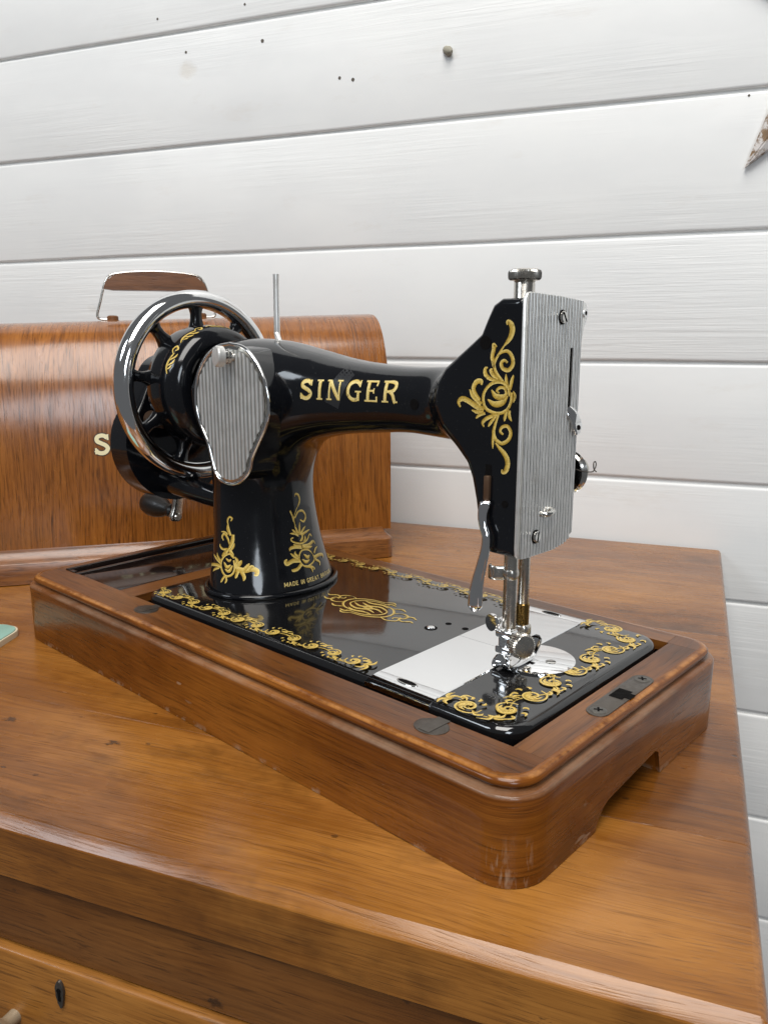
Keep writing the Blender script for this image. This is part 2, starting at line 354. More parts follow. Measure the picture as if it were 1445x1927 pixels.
M['plate'] = plain('polished_slide_plate', (.97,.975,.98), .035, 1.0, spots=((.90,.90,.89),.3))
M['nickel'] = plain('aged_nickel', (.62,.59,.54), .24, 1.0, spots=((.34,.29,.22),.45))
M['brass'] = plain('oily_brass', (.30,.19,.06), .25, 1.0, spots=((.14,.08,.02),.6))
M['iron'] = plain('dark_iron', (.13,.115,.10), .40, .8, spots=((.05,.035,.025),.6), bumpy=.1)
M['bronze'] = plain('brown_slide', (.13,.075,.045), .4, .6)
def ribbed(name, grooves):
    nt = NT(name); v = coords(nt)
    n = nt.noise(nt.vscale(v, 90, 90, 60), 1, 5, .7); g = nt.noise(nt.vscale(v, 500, 500, 90), 1, 4, .7)
    m = nt.rng(nt.math('ADD', nt.math('MULTIPLY', n, .6), nt.math('MULTIPLY', g, .4)), .52, .64)
    col = nt.mix(nt.math('MULTIPLY', m, .45), (.90,.895,.87), (.42,.39,.34))
    if grooves:                                   # colour is darker in the grooves between the ridges
        at = nt.n('ShaderNodeAttribute', attribute_name='tone')
        col = nt.mix(nt.rng(nt.math('ADD', at.outputs['Fac'], nt.math('MULTIPLY', nt.math('ADD', g, -.5), .5)), .25, .75, .85, 0), col, (.36,.35,.33))
    nt.set(Base_Color=col, Metallic=.8, Roughness=nt.rng(g, .3, .7, .28, .46))
    return nt.m
M['ribbed'] = ribbed('striated_steel', True); M['steel'] = ribbed('plain_steel', False)
M['knob_wood'] = plain('black_turned_wood', (.008,.006,.005), .42)
M['green'] = plain('green_card', (.26,.44,.37), .6, scl=500)
M['paper'] = plain('cream_edge', (.68,.60,.43), .6)
def star_mat():
    nt = NT('weathered_star'); v = coords(nt)
    n = nt.noise(nt.vscale(v, 40, 40, 40), 1, 6, .7); w = nt.noise(nt.vscale(v, 30, 200, 30), 1, 3)
    br = nt.mix(nt.rng(w, .3, .7), (.09,.05,.028), (.36,.24,.13))
    nt.set(Base_Color=nt.mix(nt.rng(n, .47, .53), br, (.60,.57,.55)), Roughness=.75, Normal=nt.bump(n, .5, .001))
    return nt.m
M['star'] = star_mat()
# ---------------------------------------------------------------- cast body as a signed distance field (machine frame, metres)
ZB = 0.0532                       # height of the bed's top above the chest top
HEAD_V0, HEAD_V1 = -0.0315, 0.0245
HEAD_POLY = np.array([(.119,.2510),(.1055,.2510),(.1005,.2480),(.0970,.2413),(.0935,.2338),(.0872,.2288),(.0790,.2221),(.0718,.2155),
    (.0680,.2080),(.0668,.1970),(.0716,.1860),(.0801,.1758),(.0868,.1668),(.0898,.1590),(.0925,.1480),(.0956,.1310),(.0985,.1222),(.103,.1200),(.119,.1198)])
def interp(x, tab):
    t = np.array(tab); return np.interp(x, t[:,0], t[:,1])
def smooth_tab(tab):              # densify a table with Catmull-Rom so that lofts have no kinks
    t = np.array(tab, float); out = []
    for i in range(len(t)-1):
        p0 = t[max(i-1,0)]; p1 = t[i]; p2 = t[i+1]; p3 = t[min(i+2,len(t)-1)]
        h = p2[0]-p1[0]
        m1 = (p2[1]-p0[1])/(p2[0]-p0[0]); m2 = (p3[1]-p1[1])/(p3[0]-p1[0])
        for s in np.linspace(0,1,9)[:-1]:
            y = (2*s**3-3*s**2+1)*p1[1]+(s**3-2*s**2+s)*h*m1+(-2*s**3+3*s**2)*p2[1]+(s**3-s**2)*h*m2
            out.append((p1[0]+h*s, y))
    out.append(tuple(t[-1])); return out
ARM_TOP = smooth_tab([(-.17,.2255),(-.155,.2275),(-.14,.2300),(-.114,.2315),(-.09,.2298),(-.06,.2247),(-.03,.2195),(0,.2163),(.03,.2152),(.06,.2160),(.1,.216)])
ARM_BOT = smooth_tab([(-.17,.165),(-.12,.160),(-.08,.160),(-.05,.1665),(-.03,.1705),(0,.1740),(.03,.1762),(.06,.175),(.1,.175)])
ARM_HW  = smooth_tab([(-.17,.033),(-.155,.0355),(-.13,.0375),(-.1,.0375),(-.07,.0340),(-.04,.0285),(0,.0248),(.05,.0240),(.1,.024)])
PIL_A = smooth_tab([(.04,.0412),(.0532,.0402),(.060,.0390),(.074,.0362),(.09,.0338),(.11,.0322),(.123,.0318),(.139,.0322),(.157,.034),(.2,.036)])
PIL_B = smooth_tab([(.04,.0512),(.0532,.0502),(.060,.0488),(.074,.0455),(.09,.0425),(.11,.0404),(.123,.0398),(.139,.0398),(.157,.040),(.2,.040)])
PIL_C = smooth_tab([(.04,-.1130),(.0532,-.1135),(.060,-.1140),(.074,-.1155),(.09,-.1170),(.11,-.119),(.123,-.1197),(.139,-.1192),(.157,-.117),(.2,-.115)])
def smin(a, b, k):
    h = np.maximum(k-np.abs(a-b), 0)/k
    return np.minimum(a, b)-h*h*h*k/6
def sd_poly(x, y, poly):
    d = np.full(x.shape, 1e9); s = np.ones(x.shape); n = len(poly)
    for i in range(n):
        a = poly[i]; b = poly[i-1]; e = b-a; wx = x-a[0]; wy = y-a[1]
        t = np.clip((wx*e[0]+wy*e[1])/(e@e), 0, 1)
        d = np.minimum(d, (wx-e[0]*t)**2+(wy-e[1]*t)**2)
        c1 = y >= a[1]; c2 = y < b[1]; c3 = e[0]*wy > e[1]*wx
        flip = (c1 & c2 & c3) | (~c1 & ~c2 & ~c3)
        s = np.where(flip, -s, s)
    return s*np.sqrt(d)
def body_sdf(P):
    u, v, z = P[...,0], P[...,1], P[...,2]
    a = interp(z, PIL_A); b = interp(z, PIL_B); c = interp(z, PIL_C)
    q = np.sqrt(((u-c)/a)**2+((v+.001)/b)**2)
    d1 = np.maximum((q-1)*np.minimum(a, b), z-.185)
    t = interp(u, ARM_TOP); o = interp(u, ARM_BOT); hw = interp(u, ARM_HW)
    hh = (t-o)/2; zc = (t+o)/2; n = 2.5
    q = (np.abs((v+.003)/hw)**n+np.abs((z-zc)/hh)**n)**(1/n)
    d2 = (q-1)*np.minimum(hw, hh)
    e = -.152-u                                      # rounded left end of the arm
    r = .012; w1 = d2+r; w2 = e+r
    d2 = np.minimum(np.maximum(w1, w2), 0)+np.sqrt(np.maximum(w1,0)**2+np.maximum(w2,0)**2)-r
    d2 = np.maximum(d2, u-.095)
    body = smin(d1, d2, .044)
    body = np.maximum(body, -.0435-v-np.maximum(0, .135-z)*1.5)      # flat facing behind the teardrop cover
    dp = sd_poly(u, z, HEAD_POLY); r = .0035
    vc = (HEAD_V0+HEAD_V1)/2; hv = (HEAD_V1-HEAD_V0)/2
    w1 = dp+r; w2 = np.abs(v-vc)-hv+r
    d3 = np.minimum(np.maximum(w1, w2), 0)+np.sqrt(np.maximum(w1,0)**2+np.maximum(w2,0)**2)-r
    return smin(body, d3, .024)
def march(P, D, n=60, mx=.2):                        # sphere trace points P along unit D onto the body
    P = np.array(P, float); D = np.array(D, float); t = np.zeros(len(P))
    for _ in range(n):
        t = t+np.clip(body_sdf(P+D*t[:,None])*.7, -.01, .01); t = np.minimum(t, mx)
    return P+D*t[:,None]
def body_normal(P, e=4e-4):
    g = np.stack([body_sdf(P+np.eye(3)[i]*e)-body_sdf(P-np.eye(3)[i]*e) for i in range(3)], -1)
    return g/np.linalg.norm(g, axis=-1, keepdims=True)
def surface_nets(lo, hi, h):
    ax = [np.arange(lo[i], hi[i]+h, h) for i in range(3)]
    n = [len(a) for a in ax]
    F = np.empty(n, np.float32)
    for i in range(n[0]):
        V, Z = np.meshgrid(ax[1], ax[2], indexing='ij')
        F[i] = body_sdf(np.stack([np.full_like(V, ax[0][i]), V, Z], -1))
    S = F < 0
    cs = np.zeros([m-1 for m in n], np.int32); pos = np.zeros([m-1 for m in n]+[3]); cnt = np.zeros([m-1 for m in n])
    def sl(o): return tuple(slice(o[k], n[k]-1+o[k]) for k in range(3))
    for o in np.ndindex(2,2,2): cs += S[sl(o)]
    act = (cs > 0) & (cs < 8)
    idx = -np.ones(cs.shape, np.int64); idx[act] = np.arange(act.sum())
    cells = np.argwhere(act)
    acc = np.zeros((len(cells), 3)); num = np.zeros(len(cells))
    for k in range(3):
        others = [j for j in range(3) if j != k]
        for o1 in (0,1):
            for o2 in (0,1):
                o = [0,0,0]; o[others[0]] = o1; o[others[1]] = o2; p = o[:]; p[k] = 1
                A = F[tuple((cells+o).T)]; B = F[tuple((cells+p).T)]
                m = (A < 0) != (B < 0); t = np.where(m, A/np.where(m, A-B, 1), 0)
                q = cells+np.array(o, float); q[:,k] += t
                acc += q*m[:,None]; num += m
    V = np.array(lo)+acc/num[:,None]*h
    quads = []
    for k in range(3):
        i, j = [(1,2),(2,0),(0,1)][k]
        a = S; sh = [slice(None)]*3; sh2 = [slice(None)]*3; sh[k] = slice(0,-1); sh2[k] = slice(1,None)
        A = S[tuple(sh)]; B = S[tuple(sh2)]
        E = np.argwhere(A != B)
        ok = (E[:,i] > 0) & (E[:,j] > 0) & (E[:,i] < n[i]-1) & (E[:,j] < n[j]-1); E = E[ok]
        fl = A[tuple(E.T)]
        c = []
        for (x, y) in ((-1,-1),(0,-1),(0,0),(-1,0)):
            e = E.copy(); e[:,i] += x; e[:,j] += y; c.append(idx[tuple(e.T)])
        Q = np.stack(c, 1); Q[~fl] = Q[~fl][:,::-1]
        quads.append(Q)
    Q = np.concatenate(quads); Q = Q[(Q >= 0).all(1)]
    for _ in range(3):                               # settle the vertices exactly on the surface
        f = body_sdf(V); g = body_normal(V); V = V-g*np.clip(f,-h,h)[:,None]*.9
    return V, Q
HEAD_DECAL=[((0.72,3.62,0.72),[(110.1,238.1),(110.4,239.8),(112.3,238.6),(113.3,235.9),(112.4,232.4),(110.4,229.7),(108.4,227.6)]),
((1.08,1.99,1.99),[(108.4,227.6),(106.0,224.0),(103.9,220.5),(103.6,218.0),(105.5,214.1),(109.1,209.9),(112.2,206.9)]),
((1.08,2.53,1.45),[(105.1,223.0),(107.6,224.8),(111.0,225.4),(113.7,222.7),(114.2,218.9),(111.8,216.2),(108.6,217.0),(107.7,219.5),(109.3,220.9),(111.1,219.8)]),
((2.17,2.71,0.9),[(103.4,218.0),(102.1,222.6),(102.8,226.5),(102.5,228.6),(104.5,227.5)]),
((0.9,2.71,0.9),[(107.3,210.6),(102.5,211.5),(99.1,213.5),(98.4,216.4),(99.9,217.2)]),
((0.9,2.35,0.72),[(106.4,211.6),(103.8,213.3),(101.9,215.8),(102.8,216.5)]),
((2.17,2.17,0.54),[(111.8,207.2),(110.9,210.7),(110.5,214.2)]),
((1.99,2.17,0.72),[(113.1,206.6),(114.0,210.8),(114.9,213.8)]),
((1.81,1.99,1.81),[(113.2,203.4),(111.7,208.3),(107.3,210.2),(102.6,209.0),(99.0,204.5),(99.0,199.4),(101.8,195.7),(107.1,194.4),(111.8,196.5),(114.0,200.9),(114.2,205.2)]),
((0.72,3.8,0.9),[(101.4,201.3),(104.7,199.0),(109.0,199.9),(111.9,203.3)]),
((0.72,3.44,0.9),[(103.1,206.1),(105.4,203.0),(109.4,202.8),(111.8,205.1)]),
((1.45,1.81,0.9),[(111.4,204.3),(110.0,207.1),(107.5,207.4),(105.8,205.9),(107.1,204.5)]),
((3.98,3.25,1.08),[(99.3,195.7),(93.6,198.0),(88.9,200.2),(85.2,200.9),(83.2,198.9),(84.4,196.5)]),
((2.71,2.71,0.54),[(97.6,198.6),(92.5,202.4),(89.9,205.9)]),
((1.81,3.25,1.08),[(96.7,200.7),(92.4,205.7),(93.7,209.7),(96.8,210.2),(97.0,208.4)]),
((2.17,2.17,0.54),[(99.1,195.0),(95.1,194.6),(91.7,195.4)]),
((1.81,1.99,0.72),[(100.2,194.3),(96.5,193.0),(94.5,191.2)]),
((1.81,2.35,0.72),[(107.1,194.0),(102.3,192.3),(98.8,189.5),(99.6,187.1)]),
((1.63,1.81,0.72),[(105.4,192.8),(103.3,189.8),(102.0,187.5)]),
((1.81,2.17,0.54),[(113.2,196.2),(113.3,193.3),(114.8,190.9)]),
((1.63,1.99,0.54),[(111.5,195.6),(110.8,192.8),(110.5,190.6)]),
((1.27,2.35,1.27),[(107.1,193.7),(105.5,188.8),(104.8,184.4),(106.3,180.8),(109.6,179.3),(113.2,181.4),(114.5,185.1),(112.5,188.2),(109.5,187.7),(108.3,185.4),(110.1,183.9)]),
((1.63,1.45,0.36),[(104.8,184.4),(104.5,179.9),(104.6,176.2)]),
((0.72,3.44,0.72),[(105.9,179.3),(108.2,176.9),(111.4,173.9),(113.2,170.4),(112.6,165.9),(110.4,164.4),(110.1,166.0)]),
((0.54,1.81,0.54),[(115.2,205.9),(116.1,203.5),(115.4,200.3)])]
PILLAR_DECAL_A=[((0.62,2.33,0.62),[(1.0,120.7),(2.7,122.5),(8.4,121.3),(10.6,117.8),(7.4,114.3),(2.4,111.7)]),
((0.78,1.24,0.93),[(2.4,111.7),(-2.0,108.3),(-4.7,104.1),(-3.5,99.6)]),
((1.09,2.33,1.24),[(-2.5,105.4),(4.7,109.3),(14.4,109.1),(18.8,104.9),(13.2,101.7),(6.6,103.5)]),
((1.86,1.86,0.62),[(-5.0,103.4),(-6.9,108.0),(-9.5,111.1),(-8.8,108.9)]),
((3.1,2.33,0.31),[(2.0,93.1),(3.3,97.5),(5.0,102.1)]),
((2.79,2.33,0.31),[(0.6,93.3),(-2.5,97.3),(-4.6,100.1)]),
((2.79,2.02,0.31),[(-0.4,93.0),(-6.8,94.7),(-13.8,95.4)]),
((2.79,2.17,0.31),[(3.2,93.0),(9.4,96.1),(15.1,98.1)]),
((2.79,2.02,0.31),[(3.9,92.6),(13.5,93.8),(22.0,94.7)]),
((2.33,2.02,0.31),[(-1.2,93.5),(-7.0,96.6),(-9.7,97.9)]),
((1.24,1.55,1.24),[(23.9,89.5),(19.9,91.5),(12.6,88.2),(1.6,86.9),(-10.1,89.1),(-13.0,91.3),(-9.2,92.0)]),
((0.78,2.79,0.78),[(0.5,88.5),(4.7,89.9),(6.8,92.6)]),
((0.78,2.02,0.62),[(6.4,87.5),(10.1,89.3),(10.3,91.5)]),
((3.41,2.79,0.47),[(2.4,84.6),(13.5,84.3),(24.3,85.6),(27.4,83.2)]),
((3.41,2.79,0.62),[(1.4,84.3),(-8.8,85.4),(-15.6,85.0),(-16.7,83.3)]),
((2.33,2.02,0.47),[(0.8,85.1),(-7.0,86.3),(-10.5,87.6)]),
((2.33,2.33,0.47),[(3.9,84.0),(12.5,82.6),(19.8,82.6)]),
((1.24,1.55,1.4),[(8.1,70.1),(18.3,73.5),(13.1,80.3),(1.3,82.1),(-5.0,78.5),(-4.0,73.2),(2.3,70.1),(12.2,71.0)]),
((0.78,3.1,0.78),[(2.4,79.0),(7.1,76.2),(11.2,77.1)]),
((0.78,2.79,0.78),[(-1.4,75.8),(3.1,73.4),(9.5,74.0)]),
((3.88,3.57,1.24),[(-4.6,75.5),(-14.4,76.3),(-21.8,74.9),(-23.5,76.8),(-21.3,77.7)]),
((3.1,2.79,0.62),[(-3.3,73.1),(-9.4,70.3),(-15.5,69.6),(-17.2,70.5)]),
((2.33,2.33,0.47),[(-6.3,77.1),(-12.2,79.3),(-16.4,81.7)]),
((2.02,1.86,0.47),[(-6.5,78.6),(-10.2,80.9),(-9.1,82.2)]),
((3.1,2.79,0.78),[(19.0,74.5),(28.9,74.8),(37.5,73.3),(35.8,71.3)]),
((2.33,2.17,0.62),[(19.3,72.9),(25.6,70.0),(23.9,67.6)]),
((2.02,1.86,0.62),[(20.4,77.3),(24.6,79.8),(29.8,80.9)]),
((2.02,2.02,0.62),[(1.0,70.5),(8.8,68.5),(9.6,65.1)]),
((1.55,1.55,0.47),[(8.7,69.7),(13.4,67.4),(11.9,66.6)])]
PILLAR_DECAL_B=[((0.78,1.55,0.93),[(-80.8,106.2),(-79.3,108.0),(-82.2,109.1),(-84.5,106.5),(-83.6,103.0)]),
((0.78,2.95,1.55),[(-84.0,104.0),(-83.3,100.1),(-80.0,96.0)]),
((1.09,2.02,1.24),[(-88.0,92.0),(-90.4,94.3),(-87.2,96.7),(-83.0,93.6),(-80.6,89.8)]),
((2.33,3.1,1.55),[(-77.5,96.9),(-77.8,91.8),(-80.8,86.2)]),
((0.62,1.55,1.55),[(-92.1,97.7),(-87.0,97.9),(-83.6,96.4)]),
((1.86,1.86,0.62),[(-82.3,86.4),(-88.0,85.8),(-91.8,87.1),(-92.8,88.9)]),
((1.55,1.71,0.47),[(-78.2,86.0),(-76.3,88.3),(-75.2,90.9)]),
((0.78,3.41,2.33),[(-80.6,87.3),(-84.8,83.2),(-87.5,80.4)]),
((2.33,3.1,1.55),[(-79.9,85.9),(-77.2,83.2),(-75.8,81.2)]),
((1.4,1.71,1.4),[(-74.5,80.6),(-77.8,83.5),(-83.9,81.9),(-88.2,77.4),(-86.9,72.1),(-81.0,67.9),(-74.9,69.2),(-72.6,73.6),(-74.3,79.2)]),
((0.62,2.79,0.78),[(-84.8,77.1),(-80.6,74.0),(-76.9,75.8)]),
((0.62,2.48,0.78),[(-82.6,72.4),(-77.9,71.4),(-75.1,75.6)]),
((0.62,2.02,0.78),[(-82.9,79.8),(-79.2,78.4),(-77.2,79.7)]),
((2.64,2.64,0.62),[(-87.3,73.5),(-94.5,73.7),(-107.3,71.5),(-105.1,70.3)]),
((2.17,2.17,0.62),[(-88.6,75.9),(-96.0,78.0),(-103.9,79.9)]),
((1.86,1.86,0.47),[(-89.0,77.6),(-94.0,79.8),(-95.9,82.1)]),
((1.86,1.86,0.47),[(-89.9,72.4),(-97.2,70.0),(-99.4,67.9)]),
((1.71,1.71,0.62),[(-81.5,67.9),(-83.8,65.1),(-85.1,62.9)]),
((1.55,1.55,0.62),[(-80.3,67.3),(-79.4,64.9),(-80.4,62.9)]),
((2.33,2.33,0.62),[(-72.5,74.3),(-70.9,78.7),(-73.6,81.7)]),
((2.64,2.79,0.62),[(-71.1,73.4),(-68.3,77.4),(-67.1,79.5)]),
((4.65,3.88,1.09),[(-71.1,73.4),(-63.9,72.6),(-57.6,73.6),(-52.9,72.5),(-52.7,69.8),(-55.0,69.8)]),
((2.64,2.79,0.62),[(-64.9,72.6),(-61.4,75.4),(-59.7,77.5)]),
((2.33,2.02,0.62),[(-69.5,72.0),(-70.4,68.9),(-71.1,67.1)]),
((2.79,2.48,0.62),[(-66.2,71.8),(-63.5,68.4),(-63.6,65.7)]),
((2.33,2.33,0.62),[(-60.3,72.6),(-57.7,75.4),(-54.9,74.6)])]
# ================================================================ the setting: boarded wall
YW = 0.4289
wall = box('wall', -1.6, 1.3, YW+.0040, YW+.03, -.86, 1.28, M['groove']); tag(wall, kind='structure')
zs = [.6094,.4753,.3402,.2055,.0736,-.0598,-.1916,-.322]
while zs[0] < 1.15: zs.insert(0, zs[0]+.134)
while zs[-1] > -.75: zs.append(zs[-1]-.132)
planks = []
for hi, lo in zip(zs[:-1], zs[1:]):
    h = hi-lo-.0034; jit = random.uniform(-.0006,.0006); prof = []
    y0 = YW+jit; t = .0046
    poly = [(y0+t, lo+.0017), (y0+.0030, lo+.0017), (y0+.0012, lo+.0021), (y0+.0003, lo+.0032), (y0, lo+.0050), (y0, hi-.0050), (y0+.0004, hi-.0034), (y0+.0014, hi-.0022), (y0+.0030, hi-.0017), (y0+t, hi-.0017)]
    V = []; F = []; xs = np.linspace(-1.6, 1.3, 60); ph = random.uniform(0,6)
    for x in xs:
        w = .0005*math.sin(x*7+ph)+.0003*math.sin(x*19+ph*2)
        for (a,b) in poly: V.append((x, a, b+(w if b < lo+.01 else 0)))
    n = len(poly)
    for i in range(len(xs)-1):
        for k in range(n-1): F.append((i*n+k, (i+1)*n+k, (i+1)*n+k+1, i*n+k+1))
    F += [tuple(range(n))[::-1], tuple((len(xs)-1)*n+k for k in range(n))]
    pl = mesh_obj('plank', V, F, M['wall'], wall, smooth=50); planks.append((lo, hi, y0, pl))
def on_wall(z):
    for lo, hi, y0, pl in planks:
        if lo < z <= hi: return y0, pl
hole_m = plain('nail_hole', (.10,.085,.07), .8)
for x, z, r in ((-.2203,.5851,.0021), (-.1184,.5331,.0018), (-.1013,.5295,.0020), (-.330,.585,.0016), (-.243,.628,.0014), (-.37,.628,.0014), (.330,.470,.0012)):
    y0, pl = on_wall(z)
    lathe('nail_hole', [(r, 0), (r, .0004), (0, .0004)], (x, y0, z), (0,-1,0), hole_m, pl, seg=12)
y0, pl = on_wall(.5445)
tube('broken_peg', [(.012,y0+.002,.549), (.0165,y0-.004,.5455), (.021,y0-.0065,.5435)], [.0042,.0052,.0018], plain('grey_wood_stub', (.32,.30,.24), .8), pl, n=10, seg=10)

# ================================================================ chest of drawers
chest = empty('chest_of_drawers', (0,0,0)); tag(chest, 'honey brown wooden chest of drawers with worn moulded top against white boards', 'chest')
XL, XR, YF, YB = -.95, .3432, -.249, .4239
TOPT = .0326; R0 = .0052
def plank_top(y0, y1, front):
    """one board of the top; the front board and all right ends carry the rounded arris"""
    xr = XR-.0045
    prof = [(y0 if not front else YF-.0058, -TOPT)]
    if front:
        prof += [(YF-.0058, -.0062), (YF-.0055, -.0055), (YF-.0006, -.0004), (YF, 0)]
    else: prof += [(y0, -.0006), (y0+.00035, 0)]
    prof += [(y1-.00035, 0), (y1, -.0006), (y1, -TOPT)]
    V = []; F = []; xs = [(XL,0,0)]+[(xr+.0045*math.sin(a), .0045*(1-math.cos(a)), 1) for a in np.linspace(0, math.pi/2, 7)]
    for (x, dz, f) in xs:
        for (y, z) in prof: V.append((x, y, min(z, -dz) if f else z))
    n = len(prof)
    for i in range(len(xs)-1):
        for k in range(n): F.append((i*n+k, i*n+(k+1)%n, (i+1)*n+(k+1)%n, (i+1)*n+k))
    F += [tuple(range(n)), tuple((len(xs)-1)*n+k for k in range(n))[::-1]]
    bm = bmesh.new(); vs = [bm.verts.new(v) for v in V]
    for f in F: bm.faces.new([vs[i] for i in f])
    return bm_obj('top_plank', bm, M['table'], chest, 20)
plank_top(YF, -.14565, True); plank_top(-.14535, .1399, False); plank_top(.1401, YB, False)
for nm, x0, x1, y0, y1, z0, z1, mt in (('top_rail', XL+.03, XR-.014, -.2495, -.215, -.0775, -TOPT-.0002, 'rail'), ('side_panel', XR-.034, XR-.015, -.2145, .41, -.70, -TOPT-.0002, 'table_front'),
        ('side_panel', XL+.03, XL+.05, -.2145, .41, -.70, -TOPT-.0002, 'table_front'), ('back_panel', XL+.0502, XR-.0342, .395, .41, -.70, -TOPT-.0002, 'rail'),
        ('corner_post', XR-.050, XR-.014, -.2495, -.2147, -.70, -.0777, 'rail'), ('corner_post', XL+.03, XL+.066, -.2495, -.2147, -.70, -.0777, 'rail')):
    box(nm, x0, x1, y0, y1, z0, z1, M[mt], chest, .0015)
for zz in (-.0790, -.2610, -.4430):
    dr = box('drawer_front', XL+.0665, XR-.0505, -.2535, -.222, zz-.178, zz, M['drawer'], chest, .0022, 3)
    esc = prism('keyhole_plate', [(.0250+.0028*math.cos(a)*(1 if math.sin(a) > -.2 else .75), zz-.0135+(.0070 if math.sin(a) > 0 else .0095)*math.sin(a)) for a in np.linspace(0, 2*math.pi, 24, endpoint=False)], 0, .0018, lambda a,b,t: (a, -.2532-t, b), M['iron'], dr, .0005)
    prism('keyhole', [(.0250+.0013*math.cos(a), zz-.0120+.0013*math.sin(a)) for a in np.linspace(-.9, math.pi+.9, 14)]+[(.0243, zz-.0180), (.0257, zz-.0180)], 0, .0004, lambda a,b,t: (a, -.25502-t, b), M['dark'], esc)
    lathe('drawer_knob', [(.004,0),(.004,.006),(.0055,.009),(.0105,.013),(.012,.017),(.0105,.021),(.006,.0235),(0,.0245)], (-.0085, -.2533, zz-.040), (0,-1,0), M['brass'] if False else plain('worn_knob', (.36,.29,.20), .35, .3), dr, seg=28)
    box('drawer_rail', XL+.0665, XR-.0505, -.2495, -.2215, zz-.1815, zz-.1783, M['rail'], chest, .0006)

# ================================================================ weathered star on the wall
def star():
    cx, cz, Ro = .332+.588*.19, .401+.809*.19, .19
    P = []
    for k in range(10):
        a = math.radians(90+36*k); r = Ro if k % 2 == 0 else Ro*.382; P.append((cx+r*math.cos(a), cz+r*math.sin(a)))
    y0 = YW-.0015
    bm = bmesh.new(); c = bm.verts.new((cx, y0-.030, cz)); cb = bm.verts.new((cx, y0, cz))
    f = [bm.verts.new((x, y0-.006, z)) for x,z in P]; b = [bm.verts.new((x, y0, z)) for x,z in P]
    for k in range(10):
        j = (k+1)%10; bm.faces.new((c, f[j], f[k])); bm.faces.new((cb, b[k], b[j])); bm.faces.new((f[k], f[j], b[j], b[k]))
    bmesh.ops.bevel(bm, geom=[e for e in bm.edges if c in e.verts or (e.verts[0] in f and e.verts[1] in f)], offset=.0012, segments=2, affect='EDGES')
    o = bm_obj('wooden_star', bm, M['star'], None, 30)
    tag(o, 'weathered wooden star with flaking white paint hanging on the white boards', 'star')
star()

# ================================================================ small green booklet
bk = empty('booklet', (-.1935,-.0525,0), math.radians(14)); tag(bk, 'small pale green booklet with cream edge lying on the chest beside the wooden base', 'booklet')
def rr_book(inset, z0, z1, mat, nm):
    prism(nm, rrect(-.13+inset, .006-inset, -.088+inset, -inset, .014, 8), z0, z1, lambda a,b,t: (a,b,t), mat, bk, .0008)
rr_book(0, .0001, .0048, M['paper'], 'pages'); rr_book(.0012, .0049, .0056, M['green'], 'cover')

# ================================================================ bentwood case lid
lid = empty('case_lid', (.0096,.2627,0), math.atan2(.5989,.8008)); tag(lid, 'domed oak sewing machine case lid with carrying handle standing behind the machine', 'case lid')
S0, S1, DP = -.467, .003, .200
prof = [tuple(q) for q in catmull([(.0110,.030),(.0112,.060),(.0115,.095),(.0122,.125),(.0145,.155),(.0190,.183),(.0268,.208),(.0390,.2300),(.0560,.2470),(.0770,.2560),(.1,.2585)], 44)]
prof = prof+[(DP-d, z) for d, z in prof[::-1][1:]]
arc = [0]
for a, b in zip(prof[:-1], prof[1:]): arc.append(arc[-1]+math.hypot(a[0]-b[0], a[1]-b[1]))
V = []; F = []; U = []; ns = 30; n = len(prof)
for i in range(ns):
    s = S0+(S1-S0)*i/(ns-1); k = 1-.032*(-s/.467)*1.6 if False else 1+ (-.0125*(-s/.385))/.258*1.0
    for (d,z),a in zip(prof, arc): V.append((s, d, z if z < .12 else .12+(z-.12)*(1+(k-1)*.258/.138))); U.append((s, a))
for i in range(ns-1):
    for j in range(n-1): F.append((i*n+j, (i+1)*n+j, (i+1)*n+j+1, i*n+j+1))
shell = mesh_obj('shell', V, F, M['lid'], lid, smooth=180, uvs=U)
for e, ii in ((S0, 0), (S1, ns-1)):
    ring_pts = [V[ii*n+j] for j in range(n)]
    o = mesh_obj('end_panel', [(x, y, z) for x, y, z in ring_pts], [tuple(range(n))], M['lid_mould'], lid)
def loft_rect(name, x0, x1, y0, y1, prof, r, mat, parent, nseg=8, bottom=None):
    """rounded rectangle outline swept through (inset, z) stations"""
    V = []; F = []
    for d, z in prof:
        o = rrect(x0+d, x1-d, y0+d, y1-d, max(r-d, .001), nseg)
        V += [(x, y, z if bottom is None else bottom(x, y, z)) for x, y in o]
    m = len(V)//len(prof)
    for i in range(len(prof)-1):
        for k in range(m): F.append((i*m+k, i*m+(k+1)%m, (i+1)*m+(k+1)%m, (i+1)*m+k))
    return mesh_obj(name, V, F, mat, parent, smooth=40)
loft_rect('base_moulding', S0-.001, S1+.001, 0, DP, [(.012,.0004),(.0006,.0004),(0,.001),(0,.0205),(.0006,.0214),(.0014,.0218),(.0030,.0228),(.0070,.0262),(.0098,.0300),(.0106,.0325),(.0120,.0332)], .010, M['lid_mould'], lid)
hz = .2492; hc = -.2275
grip_pts = [(hc-.0535,.110,.0), (hc-.045,.110,.010), (hc-.030,.110,.0152), (hc,.110,.0165), (hc+.030,.110,.0152), (hc+.045,.110,.010), (hc+.0535,.110,.0)]
prism('handle_grip', [(hc-.0525,.2820),(hc-.050,.2885),(hc-.043,.2945),(hc-.030,.2985),(hc,.3000),(hc+.030,.2985),(hc+.043,.2945),(hc+.050,.2885),(hc+.0525,.2820),(hc+.044,.2808),(hc-.044,.2808)], .1015, .1195, lambda a,b,t: (a, t, b), M['grip'], lid, .003, 3)
